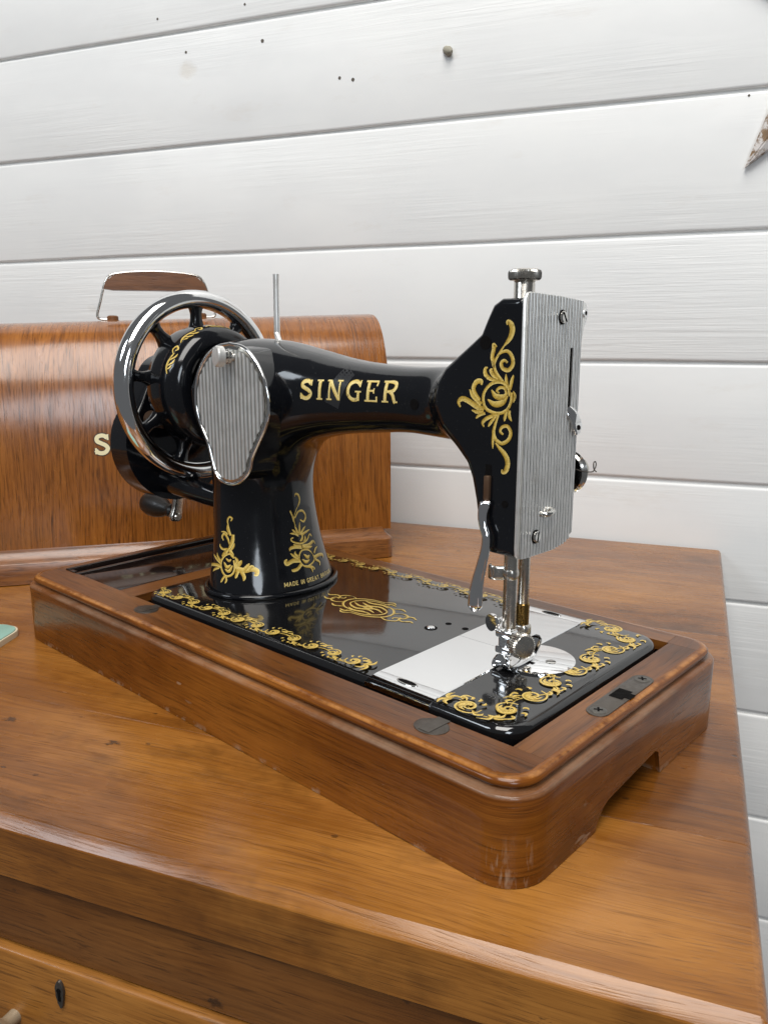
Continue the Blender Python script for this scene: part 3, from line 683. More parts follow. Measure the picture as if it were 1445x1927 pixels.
tube('handle_wire', [(hc-.047,.1105,.2512),(hc-.058,.1105,.2515),(hc-.0605,.1105,.2560),(hc-.0570,.1105,.2680),(hc-.0535,.1105,.2800),(hc-.0495,.1105,.2905),(hc-.040,.1105,.2975),(hc,.1105,.3006),(hc+.040,.1105,.2975),(hc+.0495,.1105,.2905),(hc+.0535,.1105,.2800),(hc+.0570,.1105,.2680),(hc+.0605,.1105,.2590),(hc+.058,.1105,.2545),(hc+.047,.1105,.2540)], .0013, M['nickel'], lid, n=70, seg=8)
for sx, zz in ((-1,.2482),(1,.2515)):
    lathe('handle_mount', [(.0080,0),(.0080,.0016),(.0058,.0022),(.0058,.0055),(.0045,.0068),(0,.0072)], (hc+sx*.0455,.1105,zz), (0,0,1), M['grip'], lid, seg=24)

# ---------------------------------------------------------------- hand-drawn slab letters (stroke lists in a unit box, y up)
GLYPH = {
 'S': (.62, [((.20,.20,.20),[(.52,.80),(.42,.91),(.27,.93),(.12,.84),(.12,.66),(.28,.55),(.44,.45),(.53,.30),(.44,.12),(.28,.06),(.12,.11),(.05,.22)]), ((.09,.09,.09),[(.545,.99),(.545,.70)]), ((.09,.09,.09),[(.05,.02),(.05,.32)])]),
 'I': (.30, [((.19,.19,.19),[(.15,0),(.15,1)]), ((.08,.08,.08),[(0,.04),(.30,.04)]), ((.08,.08,.08),[(0,.96),(.30,.96)])]),
 'N': (.76, [((.11,.11,.11),[(.13,0),(.13,1)]), ((.11,.11,.11),[(.63,0),(.63,1)]), ((.20,.20,.20),[(.14,.96),(.62,.04)]), ((.08,.08,.08),[(0,.04),(.26,.04)]), ((.08,.08,.08),[(.50,.96),(.76,.96)]), ((.08,.08,.08),[(.0,.96),(.18,.96)])]),
 'G': (.74, [((.17,.19,.17),[(.66,.80),(.52,.92),(.36,.93),(.18,.82),(.10,.55),(.14,.28),(.30,.10),(.46,.06),(.60,.12),(.62,.22)]), ((.17,.17,.17),[(.62,.02),(.62,.48)]), ((.08,.08,.08),[(.46,.46),(.76,.46)]), ((.09,.09,.09),[(.68,1.0),(.68,.68)])]),
 'E': (.64, [((.19,.19,.19),[(.16,0),(.16,1)]), ((.09,.09,.09),[(0,.045),(.60,.045)]), ((.09,.09,.09),[(0,.955),(.58,.955)]), ((.09,.09,.09),[(.16,.52),(.44,.52)]), ((.08,.08,.08),[(.44,.40),(.44,.64)]), ((.08,.10,.10),[(.585,.99),(.56,.74)]), ((.08,.10,.10),[(.61,0),(.585,.26)])]),
 'R': (.74, [((.19,.19,.19),[(.16,0),(.16,1)]), ((.08,.08,.08),[(0,.04),(.32,.04)]), ((.09,.09,.09),[(0,.955),(.30,.955)]), ((.10,.18,.10),[(.20,.94),(.42,.945),(.60,.88),(.63,.73),(.56,.58),(.40,.52),(.20,.52)]), ((.18,.18,.18),[(.38,.52),(.52,.36),(.60,.10),(.66,.0)]), ((.08,.08,.08),[(.56,.04),(.76,.04)])]),
}
THIN = {'M':[[(0,0),(0,1)],[(0,1),(.4,.2)],[(.4,.2),(.8,1)],[(.8,1),(.8,0)]], 'A':[[(0,0),(.36,1)],[(.36,1),(.72,0)],[(.12,.32),(.60,.32)]], 'D':[[(.06,0),(.06,1)],[(.06,.94),(.35,.94),(.62,.74),(.62,.26),(.35,.06),(.06,.06)]],
 'E':[[(.06,0),(.06,1)],[(.06,.93),(.55,.93)],[(.06,.5),(.48,.5)],[(.06,.07),(.55,.07)]], 'I':[[(.1,0),(.1,1)]], 'N':[[(.06,0),(.06,1)],[(.06,1),(.62,0)],[(.62,0),(.62,1)]], 'G':[[(.62,.78),(.45,.95),(.2,.9),(.06,.6),(.08,.3),(.3,.05),(.55,.1),(.62,.42)],[(.38,.44),(.64,.44)]],
 'R':[[(.06,0),(.06,1)],[(.06,.94),(.42,.92),(.56,.74),(.42,.54),(.06,.52)],[(.32,.5),(.6,0)]], 'T':[[(.32,0),(.32,1)],[(0,.93),(.64,.93)]], 'B':[[(.06,0),(.06,1)],[(.06,.94),(.4,.92),(.5,.75),(.4,.55),(.06,.52)],[(.06,.52),(.46,.48),(.58,.27),(.44,.08),(.06,.06)]]}
def word(txt, x, y, h, gap=.20, bold=1.0):
    out = []
    for ch in txt:
        w, st = GLYPH[ch]
        out += [(tuple(k*h*bold for k in ws), [(x+a*h, y+b*h) for a,b in pts]) for ws, pts in st]; x += (w+gap)*h
    return out, x
def thin_word(txt, x, y, h, w=.17):
    out = []
    for ch in txt:
        if ch == ' ': x += .55*h; continue
        wd = max(a for st in THIN[ch] for a,b in st)
        out += [((w*h,)*3, [(x+a*h, y+b*h) for a,b in st]) for st in THIN[ch]]; x += (wd+.30)*h
    return out, x
tm = {}
st, xe = word('SINGER', 0, 0, 19.5, .30)
zt = 122.0; xs0 = -293.5; kx = 127.0/xe
st = [(w, [(xs0+a*kx, zt+b) for a,b in pts]) for w, pts in st]
prz = np.array([z for d,z in prof[:n//2]]); prd = np.array([d for d,z in prof[:n//2]])
def lid3d(g):
    P = np.stack([g[:,0], np.interp(g[:,1], prz, prd), g[:,1]], 1); return P, np.tile([0,-1,0], (len(P),1)).astype(float)
sh = [(tuple(x+1.9 for x in w), pts) for w, pts in st]
ribbons('lettering_outline', sh, lid3d, M['brown_text'], lid, lift=.00015)
ribbons('lettering', st, lid3d, M['cream_text'], lid, lift=.0006)
# ================================================================ wooden base
MP, MR = (.12165,-.04721,0), -.37024
base = empty('wooden_box', MP, MR); tag(base, 'scuffed walnut box base with rounded corners holding the black sewing machine', 'box')
BL, BR, BF, BB, BH = -.2822, .1827, -.1178, .1080, .0502
def arch(x, y, z):
    """the end under the needle has a shallow hand-hold arch along its lower edge"""
    if abs(x) > .17 and z < .0172:
        k = min(max((y+.0500)/.012,0),1)*min(max((.0215-y)/.008,0),1)
        k = math.sqrt(max(0, 1-(1-k)**2)); return max(z, .0003+(.0112+.0048*min(max((y+.0465)/.058,0),1))*k)
    return max(z, .0003)
def base_shell():
    prof = [(0,.0),(0,.004),(0,.010),(0,.0165),(0,.030),(0,.0425),(.0005,.0434),(.0014,.0438),(.0046,.0440),(.0054,.0446),(.0050,.0455),(.0038,.0463),(.0034,.0471),(.0036,.0482),(.0046,.0493),(.0062,.04995),(.0085,.0502)]
    r = .021; V = []; F = []
    def outline(d):
        o = rrect(BL+d, BR-d, BF+d, BB-d, max(r-d,.001), 10); out = []
        for i in range(len(o)):
            a, b = o[i], o[(i+1)%len(o)]; L = math.hypot(a[0]-b[0], a[1]-b[1]); k = max(1, int(L/.004))
            out += [(a[0]+(b[0]-a[0])*t/k, a[1]+(b[1]-a[1])*t/k) for t in range(k)]
        return out
    o0 = outline(0); k0 = min(range(len(o0)), key=lambda k: (o0[k][0]-BL)**2+(o0[k][1]-BB)**2); o0 = o0[k0:]+o0[:k0]; m = len(o0); cx, cy = (BL+BR)/2, (BF+BB)/2
    def inset(p, d):           # move along the true outward normal, found from the rounded rectangle
        qx = min(max(p[0], BL+r), BR-r); qy = min(max(p[1], BF+r), BB-r); nx, ny = p[0]-qx, p[1]-qy; L = math.hypot(nx, ny)
        return (p[0]-nx/L*d, p[1]-ny/L*d)
    st = [(d,z) for d,z in prof]
    inner = [(.012,.0428),(.012,.0165),(.012,.010),(.012,.004),(.012,0)]
    for d, z in st+inner:
        V += [(*inset(p, d), arch(p[0], p[1], z)) for p in o0]
    arcs = [0]
    for k in range(1, m): arcs.append(arcs[-1]+math.hypot(o0[k][0]-o0[k-1][0], o0[k][1]-o0[k-1][1]))
    uv = [(arcs[k], z+d*.8) for d, z in st+inner for k in range(m)]
    ns = len(st)+len(inner)
    for i in range(ns):
        if i == len(st)-1: continue
        j = (i+1)%ns
        for k in range(m): F.append((i*m+k, i*m+(k+1)%m, j*m+(k+1)%m, j*m+k))
    mesh_obj('side_wall', V, F, M['base'], base, smooth=45, uvs=uv)
    return [inset(p, .0085) for p in o0]
rim = base_shell()
HU0, HU1, HV0, HV1 = -.1642, .1574, -.0868, .0837
PU0, PU1, PV0 = -.2660, -.1850, -.0885
def top_piece(name, cuts, mat, th=.006):
    poly = rim
    for c in cuts: poly = clip(poly, *c)
    prism(name, poly, BH-th, BH, lambda a,b,t: (a,b,t), mat, base, 0)
g = .00008
top_piece('front_rail', [(0,1,HV0-g)], M['base_u']); top_piece('back_rail', [(0,-1,-HV1-g), (1,0,.1562-g)], M['base_u'])
top_piece('back_corner', [(0,-1,-HV1-g), (-1,0,-.1562-g)], M['base_v'])
mid = [(0,-1,-HV0-g), (0,1,HV1-g)]
top_piece('end_rail', mid+[(-1,0,-HU1-g)], M['base_v']); top_piece('end_rail', mid+[(1,0,PU0-g)], M['base_v'])
top_piece('cross_rail', mid+[(-1,0,-PU1-g), (1,0,HU0-g)], M['base_v'])
box('well_floor', BL+.0121, BR-.0121, BF+.0121, BB-.0121, .0330, .0400, M['dark'], base)
# accessory compartment lid, dark gloss, with a raised frame along its outer side
cl = prism('compartment_lid', rrect(PU0+.020, PU1-.0006, PV0+.0006, HV1-.0006, .006), .0401, BH-.0006, lambda a,b,t: (a,b,t), M['panel'], base, .001)
box('compartment_frame', PU0+.0002, PU0+.004, PV0+.0004, HV1-.0004, .0401, BH+.0012, M['panel'], base, .0008)
box('compartment_frame', PU0+.0135, PU0+.0192, PV0+.0004, HV1-.0004, .0401, BH+.0002, M['panel'], base, .0008)
box('compartment_frame', PU0+.0042, PU0+.0133, PV0+.0004, PV0+.004, .0401, BH+.0008, M['panel'], base, .0006)
# steel hinge plates let into the front rail
for hx in (-.1325, .1180):
    sgn = 1 if hx > 0 else 1
    poly = [(hx+.0092*math.cos(a), -.0968+.0078*math.sin(a)) for a in np.linspace(0, 2*math.pi, 32, endpoint=False)]
    hp = prism('hinge_plate', poly, BH-.001, BH+.0003, lambda a,b,t: (a,b,t), M['iron'], base, .0001)
    prism('hinge_tongue', [(hx-.0032,-.1030),(hx+.0032,-.1030),(hx+.0040,-.0872),(hx-.0034,-.0872)], 0, .0002, lambda a,b,t: (a,b,BH+.00035+t), M['iron'], hp)
# lock plate with its keep slot
lk = prism('lock_plate', rrect(.1634,.1750,-.0345,.0272,.0056), BH-.0005, BH+.0005, lambda a,b,t: (a,b,t), M['iron'], base, .0002)
for vv in (-.0285,.0213):
    sc = lathe('screw', [(.0043,0),(.0043,.00015),(.0036,.0005),(0,.0006)], (.1692,vv,BH+.00045), (0,0,1), plain('screw_steel', (.16,.15,.135), .35, .9), lk, seg=24)
    for q in (.5, .5+math.pi/2):
        dx, dy = math.cos(q), math.sin(q)
        prism('screw_slot', [(.1692+a*dx-b*dy, vv+a*dy+b*dx) for a,b in ((-.0022,-.0005),(.0022,-.0005),(.0022,.0005),(-.0022,.0005))], 0, .00008+.00004*(q > 1), lambda a,b,t: (a,b,BH+.00108+t), M['dark'], sc)
prism('lock_slot', [(.1652,-.0095),(.1725,-.0095),(.1725,-.0065),(.1757,-.0065),(.1757,-.0002),(.1725,-.0002),(.1725,.0025),(.1652,.0025)], BH+.0006, BH+.00075, lambda a,b,t: (a,b,t), M['dark'], lk)
# ================================================================ sewing machine
mach = empty('sewing_machine', MP, MR); tag(mach, 'black enamelled hand crank sewing machine with gold scrollwork and striated metal face plate', 'sewing machine')
FLAT = lambda a,b,t: (a,b,t)
BU0, BU1, BV = -.1625, .1553, .0825
def bed():
    st = [(.0025,.0401),(.0008,.042),(0,.0445),(0,ZB-.0042),(.0004,ZB-.0026),(.0013,ZB-.0012),(.0027,ZB-.0003),(.0045,ZB)]
    o = loft_rect('bed', BU0, BU1, -BV, BV, st, .017, M['bed'], mach, 14)
    me = o.data; bm = bmesh.new(); bm.from_mesh(me); bm.verts.ensure_lookup_table()
    m = len(bm.verts)//len(st); bm.faces.new([bm.verts[(len(st)-1)*m+k] for k in range(m)]); bm.faces.new([bm.verts[k] for k in range(m)][::-1])
    bmesh.ops.recalc_face_normals(bm, faces=bm.faces); bm.to_mesh(me); bm.free()
    me.polygons.foreach_set('use_smooth', [True]*len(me.polygons)); me.set_sharp_from_angle(angle=math.radians(40)); return o
bed_o = bed()
V, Q = surface_nets((-.17,-.062,.050), (.126,.056,.258), .00125)
arm = mesh_obj('arm_casting', V, Q, M['black'], mach, smooth=180)
# bead round the pillar foot
pts = [(-.1135+.0420*math.cos(a), -.001+.0518*math.sin(a), ZB+.0016) for a in np.linspace(0, 2*math.pi, 73)]
tube('foot_bead', pts, .0019, M['black'], mach, n=145, seg=10, cap=False)
# slide plates, needle plate
def slide(v0, v1, hole_v):
    x0, x1, n = .0608, .1052, 30; Vv = []; F = []
    end = v0 if abs(v0) > abs(v1) else v1; sg = 1 if end > 0 else -1
    for i in range(n):
        v = v0+(v1-v0)*i/(n-1); e = max(0, 1-(abs(end)-abs(v))/.012); z = ZB+.0007-.0022*e**2.2
        for x in (x0, x0+.0004, x1-.0004, x1): Vv.append((x, v, z-(.0004 if x in (x0,x1) else 0)))
        Vv.append((x1, v, ZB-.004)); Vv.append((x0, v, ZB-.004))
    for i in range(n-1):
        for k in range(6): F.append((i*6+k, i*6+(k+1)%6, (i+1)*6+(k+1)%6, (i+1)*6+k))
    F += [tuple(range(6)), tuple((n-1)*6+k for k in range(6))[::-1]]
    bm = bmesh.new(); vs = [bm.verts.new(q) for q in Vv]; [bm.faces.new([vs[j] for j in f]) for f in F]
    o = bm_obj('slide_plate', bm, M['plate'], mach, 30)
    zz = ZB+.0007-.0022*max(0, 1-(.0830-abs(hole_v))/.012)**2.2
    def slot(rx, ry, h, mat, nm):
        prism(nm, [(.0820+rx*math.cos(a)*(.85+.15*abs(math.cos(a))), hole_v+ry*math.sin(a)) for a in np.linspace(0, 2*math.pi, 28, endpoint=False)], zz-.001, zz+h, FLAT, mat, o)
    slot(.0072,.0024,.00025,M['chrome_worn'],'finger_slot_rim'); slot(.0064,.0018,.00034,M['dark'],'finger_slot')
slide(-.0832, .0004, -.0728); slide(.0006, .0826, .0733)
npz = ZB+.0013
npl = lathe('needle_plate', [(.0214,ZB-.001-npz),(.0214,-.0002),(.0211,0),(0,0)], (.1162,0,npz), (0,0,1), M['plate'], mach, seg=72)
prism('feed_slot', [(.1075,-.0090),(.1190,-.0090),(.1190,-.0062),(.1075,-.0062)], 0, .0001, lambda a,b,t: (a,b,npz+.00008+t), M['dark'], npl)
prism('feed_slot', [(.1040,.0020),(.1125,.0020),(.1125,.0052),(.1040,.0052)], 0, .0001, lambda a,b,t: (a,b,npz+.00008+t), M['dark'], npl)
sc = lathe('screw', [(.0030,0),(.0030,.0002),(.0026,.0004),(0,.0004)], (.1246,.0009,npz), (0,0,1), M['chrome_worn'], npl, seg=24)
prism('screw_slot', [(.1246+a*.8-b*.6, .0009+a*.6+b*.8) for a,b in ((-.0026,-.0004),(.0026,-.0004),(.0026,.0004),(-.0026,.0004))], 0, .0001, lambda a,b,t: (a,b,npz+.00045+t), M['dark'], sc)
for (x, y, r, mt) in ((.0391,0,.0042,'dark'), (.0426,.0136,.0020,'dark'), (.0560,.0134,.0021,'dark')):
    lathe('bed_hole', [(r,0),(r,.00012),(0,.00012)], (x,y,ZB+.00004), (0,0,1), M[mt], bed_o, seg=24)
lathe('bed_screw', [(.0027,0),(.0024,.0006),(.0014,.0009),(0,.001)], (.0391,0,ZB+.0002), (0,0,1), M['plate'], bed_o, seg=20)
prism('bed_cover', rrect(-.0950,-.0480,.0505,.0575,.0034), ZB, ZB+.0007, FLAT, M['black'], bed_o, .0003) if False else None

# ---------------------------------------------------------------- gold transfers
def flat_bed(g): return np.stack([g[:,0], g[:,1], np.full(len(g), ZB)], 1), np.tile([0,0,1.], (len(g),1))
def head3d(g):
    P = np.stack([g[:,0], np.full(len(g), -.06), g[:,1]], 1); X = march(P, np.tile([0,1.,0], (len(g),1))); return X, np.tile([0,-1.,0], (len(g),1))
def pillar3d(g):      # (arc length, height) back to the casting's surface
    th = g[:,0]/.038; D = np.stack([-np.cos(th), -np.sin(th), 0*th], 1)
    P = np.stack([-.116-D[:,0]*.07, -D[:,1]*.07, g[:,1]], 1); X = march(P, D); return X, body_normal(X)
def arm3d(g):
    P = np.stack([g[:,0], np.full(len(g), -.06), g[:,1]], 1); X = march(P, np.tile([0,1.,0], (len(g),1))); return X, body_normal(X)
thin = lambda S, k: [(tuple(x*k for x in w), p) for w, p in S]
ribbons('head_transfer', thin(HEAD_DECAL, .84), head3d, M['gold'], mach)
cv = lambda S: [(w, [(math.radians(a)*38, b) for a,b in pts]) for w, pts in S]
ribbons('pillar_transfer', thin(cv(PILLAR_DECAL_A), .82), pillar3d, M['gold'], mach); ribbons('pillar_transfer', thin(cv(PILLAR_DECAL_B), .84), pillar3d, M['gold'], mach)
ribbons('tape_scrap', [((11.5,)*3, [(-8.5,212.6),(-11.5,206.5),(-15,199),(-18.0,191.5)])], arm3d, plain('old_clear_tape', (.020,.021,.023), .32), arm, lift=.00006)
st, xe = word('SINGER', 0, 0, 12.2, .21); kx = 80.5/xe
ribbons('lettering', [(w, [(-43.0+a*kx, 194.2+b+(a*kx)*.016) for a,b in pts]) for w, pts in st], arm3d, M['gold_text'], mach, step=14)
st, xe = thin_word('MADE IN GREAT BRITAIN', 0, 0, 2.9)
kx = (math.radians(69.5)*38)/xe
ribbons('maker_line', [((w[0]*.9,)*3, [(math.radians(-27)*38+a*kx, 59.6+b-.9*(a*kx/46)) for a,b in pts]) for w, pts in st], pillar3d, M['gold_text'], mach, step=8)

def leaf(x, y, ang, L, w, curl):
    return ((w*.3, w, w*.12), [(x+L*t*math.cos(ang+curl*t*t), y+L*t*math.sin(ang+curl*t*t)) for t in (0,.35,.7,1)])
def rinceau(path, width, wave, flip=1):
    """running scroll border: wavy stem, a volute in every bend, leaves off both; path in mm"""
    P = catmull(path, 400); s = np.concatenate([[0], np.cumsum(np.linalg.norm(np.diff(P, axis=0), axis=1))])
    T = np.gradient(P, axis=0); T /= np.linalg.norm(T, axis=1)[:,None]; Nn = np.stack([-T[:,1], T[:,0]], 1); Ltot = s[-1]
    def at(q, o):
        q = min(max(q, 0), Ltot); b = np.array([np.interp(q, s, P[:,k]) for k in (0,1)]); nn = np.array([np.interp(q, s, Nn[:,k]) for k in (0,1)])
        return tuple(b+nn*o)
    mp = lambda S: (S[0], [at(a, b) for a,b in S[1]])
    nw = max(1, round(Ltot/wave)); wv = Ltot/nw; A = width*.26; out = []
    stem = [(q, A*math.cos(math.pi*q/wv)*flip) for q in np.linspace(1, Ltot-1, nw*6+1)]
    k_ = width/13
    out.append(mp(((.6,1.15,.6), stem)))
    for i in range(nw):
        c = (i+.5)*wv; sg = flip*(1 if i % 2 else -1); R = min(width*.44, wv*.43); cx = c+wv*.05; cy = -sg*width*.02
        out.append(mp(((.8,1.25*k_,.7), spiral(cx, cy, R, math.pi*.98, 1.45, sg, .14, 18))))
        # acanthus in the volute's eye
        for a, L, w_ in ((.1,.62,1.5),(.75,.60,1.45),(1.4,.55,1.35),(2.1,.5,1.2),(-.55,.60,1.4)):
            out.append(mp(leaf(cx+R*.12*math.cos(a*sg), cy+R*.12*math.sin(a*sg), a*sg, R*L, w_*k_, -1.5*sg)))
        # leaves thrown off the outside of the volute
        for a, L in ((.55,.42),(1.15,.46),(1.75,.44),(2.4,.36)):
            out.append(mp(leaf(cx+R*.98*math.cos(a*sg), cy+R*.98*math.sin(a*sg), (a+.9)*sg, R*L, 1.35*k_, -1.3*sg)))
        # and along the stem
        for dq, an, L in ((-.48,2.3,.34),(-.40,1.2,.32),(.38,.9,.34),(.47,2.0,.30)):
            q = c+dq*wv; oy = A*math.cos(math.pi*q/wv)*flip
            out.append(mp(leaf(q, oy, an*sg*(-1 if dq < 0 else 1), width*L, 1.35*k_, 1.3*sg)))
    return out
def spray(x, y, ang, L, w):          # little end flourish
    return [leaf(x, y, ang+d, L*k, w, c) for d,k,c in ((-.75,.75,-1.2),(-.25,1,-.9),(.3,1,.9),(.8,.75,1.2))]
fr = rinceau([(-158,-72.5),(-100,-72.3),(-40,-72.2),(20,-72.0),(50,-72.0)], 12.5, 17)+spray(50,-72,0,8,2.2)
bk_ = rinceau([(-156,73.4),(-100,73.4),(-40,73.2),(20,73.0),(52,73.0)], 11.5, 17, -1)
rt = rinceau([(112,74.0),(128,74.5),(138,71),(140,58),(139,30),(138.5,0),(139,-30),(140,-56),(137,-69),(127,-73.5),(113,-74)], 17.5, 22)+spray(112,-74,3.1,8,2.3)+spray(111,73,3.1,8,2.3)
for S in (fr, bk_, rt): ribbons('bed_transfer', S, flat_bed, M['gold'], bed_o, lift=.00012)
med = []
for sg in (1,-1):
    m_ = lambda pts: [(-16.5+sg*a, 1.5+sg*b) for a,b in pts]
    med += [((1.0,2.2,1.2), m_([(-2,-15),(10,-13.5),(20,-7),(21,2),(14,9),(4,11)])), ((.9,1.8,1.0), m_([(-8,-13),(6,-12),(15,-6),(16,1),(10,6)])),
        ((.8,3.2,.8), m_([(-14,-3),(-6,-6),(2,-3),(10,-5)])), ((.8,3.0,.8), m_([(-11,-8),(-4,-10),(4,-8),(11,-9)])), ((.8,3.0,.8), m_([(-15,2),(-7,-1),(0,1.5),(6,0)])),
        ((.9,1.9,.9), m_([(18,-8),(25,-10),(31,-7),(30,-2),(26,-3),(27,-6)])), ((.9,1.9,.9), m_([(20,2),(26,6),(32,4),(32,-1),(28,0)])),
        ((.7,2.4,.7), m_([(30,-4),(35,-5),(39,-2),(42,-3)])), ((.7,2.2,.7), m_([(30,2),(35,5),(40,3)])), ((.7,2.2,.6), m_([(14,9),(20,12),(25,10)])), ((.7,2.2,.6), m_([(4,11),(8,15),(13,14)])), ((.7,2.0,.6), m_([(-2,-15),(-7,-18),(-11,-16)]))]
ribbons('bed_transfer', thin(med, .78), flat_bed, M['gold'], bed_o, lift=.00012)

# ---------------------------------------------------------------- striated plates
def striated(name, z_lim, v0, v1, nr, frame, mat, parent, depth=.0006, per=6, slot=None, th=.0022):
    """sheet with vertical round ridges; z_lim(v) -> list of (zlo, zhi) spans"""
    Vv = []; F = []; n = nr*per+1
    vs = np.linspace(v0, v1, n); nz = 5
    spans = [z_lim(v) for v in vs]
    for i, v in enumerate(vs):
        h = depth*min(1, max(0, .5+1.6*math.cos(2*math.pi*(v-v0)/(v1-v0)*nr)))
        for k in range(3):
            lo, hi = spans[i][k]
            for j in range(nz): Vv.append(frame(v, lo+(hi-lo)*j/(nz-1), h))
    for i in range(n-1):
        for k in range(3):
            if spans[i][k][1]-spans[i][k][0] < 1e-6 and spans[i+1][k][1]-spans[i+1][k][0] < 1e-6: continue
            for j in range(nz-1):
                a = (i*3+k)*nz+j; b = ((i+1)*3+k)*nz+j; F.append((a, b, b+1, a+1))
    bm = bmesh.new(); vv = [bm.verts.new(q) for q in Vv]
    for f in F: bm.faces.new([vv[j] for j in f])
    bmesh.ops.remove_doubles(bm, verts=bm.verts, dist=1e-6)
    o = bm_obj(name, bm, mat, parent, 60)
    at = o.data.attributes.new('tone', 'FLOAT', 'POINT'); z0 = np.array(frame(0,0,0)); ax = np.array(frame(0,0,1))-z0; k = int(np.argmax(np.abs(ax)))
    at.data.foreach_set('value', [(q.co[k]-z0[k])/ax[k]/depth for q in o.data.vertices])
    return o
UF = .1192
FP = [(-.0318,.1248),(-.0312,.1212),(-.0295,.1196),(-.0262,.1188),(-.0175,.1186),(-.0080,.1184),(.0040,.1182),(.0150,.1196),(.0205,.1218),(.0226,.1250),(.0230,.1400),(.0232,.1500),(.0245,.1600),(.0235,.2290),(.0262,.2360),(.0292,.2420),(.0296,.2460),(.0280,.2496),(.0250,.2512),(0,.2528),(-.0270,.2538),(-.0300,.2530),(-.0318,.2505)]
fpb = prism('face_plate', FP, UF-.0003, UF+.0013, lambda a,b,t: (t,a,b), M['steel'], mach, .0004)
def fp_lim(v):
    zs_ = []
    for i in range(len(FP)):
        a, b = FP[i], FP[(i+1)%len(FP)]
        if (a[0]-v)*(b[0]-v) <= 0 and abs(a[0]-b[0]) > 1e-9: zs_.append(a[1]+(b[1]-a[1])*(v-a[0])/(b[0]-a[0]))
    lo, hi = min(zs_)+.0004, max(zs_)-.0004
    if abs(v-.0131) < .0013: return [(lo,.1935),(.1935,.1935),(.2268,hi)]
    m = (lo+hi)/2; return [(lo,.1935),(.1935,.2268),(.2268,hi)]
striated('face_ridges', fp_lim, -.0305, .0226, 18, lambda v,z,h: (UF+.00135+h, v, z), M['ribbed'], fpb, .0009, 8)
prism('lever_slot', rrect(.0119,.0144,.1937,.2266,.0011), 0, .0002, lambda a,b,t: (UF+.0014+t,a,b), M['dark'], fpb)
def face_screw(v, z, parent, r=.0030, ang=.6):
    s_ = lathe('screw', [(r,0),(r,.0010),(r*.8,.0015),(0,.0016)], (UF+.0025,v,z), (1,0,0), M['chrome_worn'], parent, seg=22)
    lathe('screw_recess', [(r*1.22,0),(r*1.22,.0002),(0,.0002)], (UF+.0023,v,z), (1,0,0), M['dark'], parent, seg=22)
    prism('screw_slot', [(v+a*math.cos(ang)-b*math.sin(ang), z+a*math.sin(ang)+b*math.cos(ang)) for a,b in ((-r*.95,-.0004),(r*.95,-.0004),(r*.95,.0004),(-r*.95,.0004))], 0, .0001, lambda a,b,t: (UF+.00415+t,a,b), M['dark'], s_)
face_screw(.0015,.2423,fpb,.0031,2.2); face_screw(-.0158,.1294,fpb,.0031,1.4)
tube('thread_guide', [(UF+.001,-.0105,.1408),(UF+.0045,-.0095,.1407),(UF+.0055,-.0060,.1411),(UF+.0045,-.0030,.1420),(UF+.001,-.0025,.1424)], .0014, M['chrome_worn'], fpb, n=24, seg=10)
ring('ear_eyelet', [(.0022,0),(.0022,.0006),(.0012,.0006),(.0012,0)], (UF+.0013,.0268,.2448), (1,0,0), M['chrome'], fpb, seg=24)
lathe('ear_hole', [(.0012,0),(.0012,.0002),(0,.0002)], (UF+.0013,.0268,.2448), (1,0,0), M['dark'], fpb, seg=18)
lev = tube('take_up_lever', [(UF-.003,.0128,.1950),(UF+.0015,.0130,.1940),(UF+.0042,.0150,.1905),(UF+.0052,.0170,.1850),(UF+.0054,.0178,.1812)], 0, M['chrome'], mach, n=20, seg=14, flat=((0,.83,.55),[.0026,.0030,.0038,.0046,.0026],[.0011,.0011,.0010,.0010,.0010]))
lathe('lever_eye', [(.0014,0),(.0014,.0004),(0,.0004)], (UF+.0062,.0170,.1846), (1,-.15,.15), M['dark'], lev, seg=16)
# tension discs on the far side of the head
td = lathe('tension_disc', [(.0050,0),(.0050,.0090),(.0120,.0098),(.0130,.0108),(.0105,.0128),(.0100,.0132),(.0128,.0150),(.0120,.0162),(.0060,.0172),(.0050,.0180),(.0050,.0215),(0,.0220)], (.1080,.0240,.1560), (0,1,0), M['chrome_worn'], mach, seg=40)
lathe('tension_nut', [(.0052,.0200),(.0070,.0205),(.0072,.0270),(.0062,.0280),(0,.0282)], (.1080,.0240,.1560), (0,1,0), M['nickel'], td, seg=40)
tube('check_spring', [(.1200,.0270,.1600),(.1215,.0315,.1585),(.1230,.0365,.1577),(.1240,.0395,.1580),(.1245,.0412,.1610),(.1242,.0408,.1632),(.1238,.0396,.1625),(.1240,.0400,.1590),(.1242,.0425,.1572)], .00035, M['iron'], td, n=50, seg=6)

# ---------------------------------------------------------------- head: pressure screw, holes, presser lifter
kn = lambda i,k: 1+(.035 if k % 2 else -.02)
pz = .2500; ps = (.1045,-.0085,pz-.0026)
pr_ = lathe('pressure_screw', [(.0058,0),(.0062,.0012),(.0058,.0018),(.0062,.0024),(.0058,.0030),(.0054,.0036),(.0054,.0126),(.0050,.0132),(0,.0132)], ps, (0,0,1), M['nickel'], mach, seg=40)
lathe('screw_head', [(.0060,.0130),(.0076,.0138),(.0082,.0148)], ps, (0,0,1), M['nickel'], pr_, seg=96)
lathe('knurled_rim', [(.0072,.0133),(.0081,.0140),(.0084,.0150),(.0084,.0172),(.0079,.0182)], ps, (0,0,1), M['nickel'], pr_, seg=120, ripple=lambda i,k: 1+(.02 if k % 2 else -.02), smooth=20)
lathe('screw_top', [(.0079,.0181),(.0068,.0188),(.0040,.0191),(0,.0192)], ps, (0,0,1), M['nickel'], pr_, seg=48)
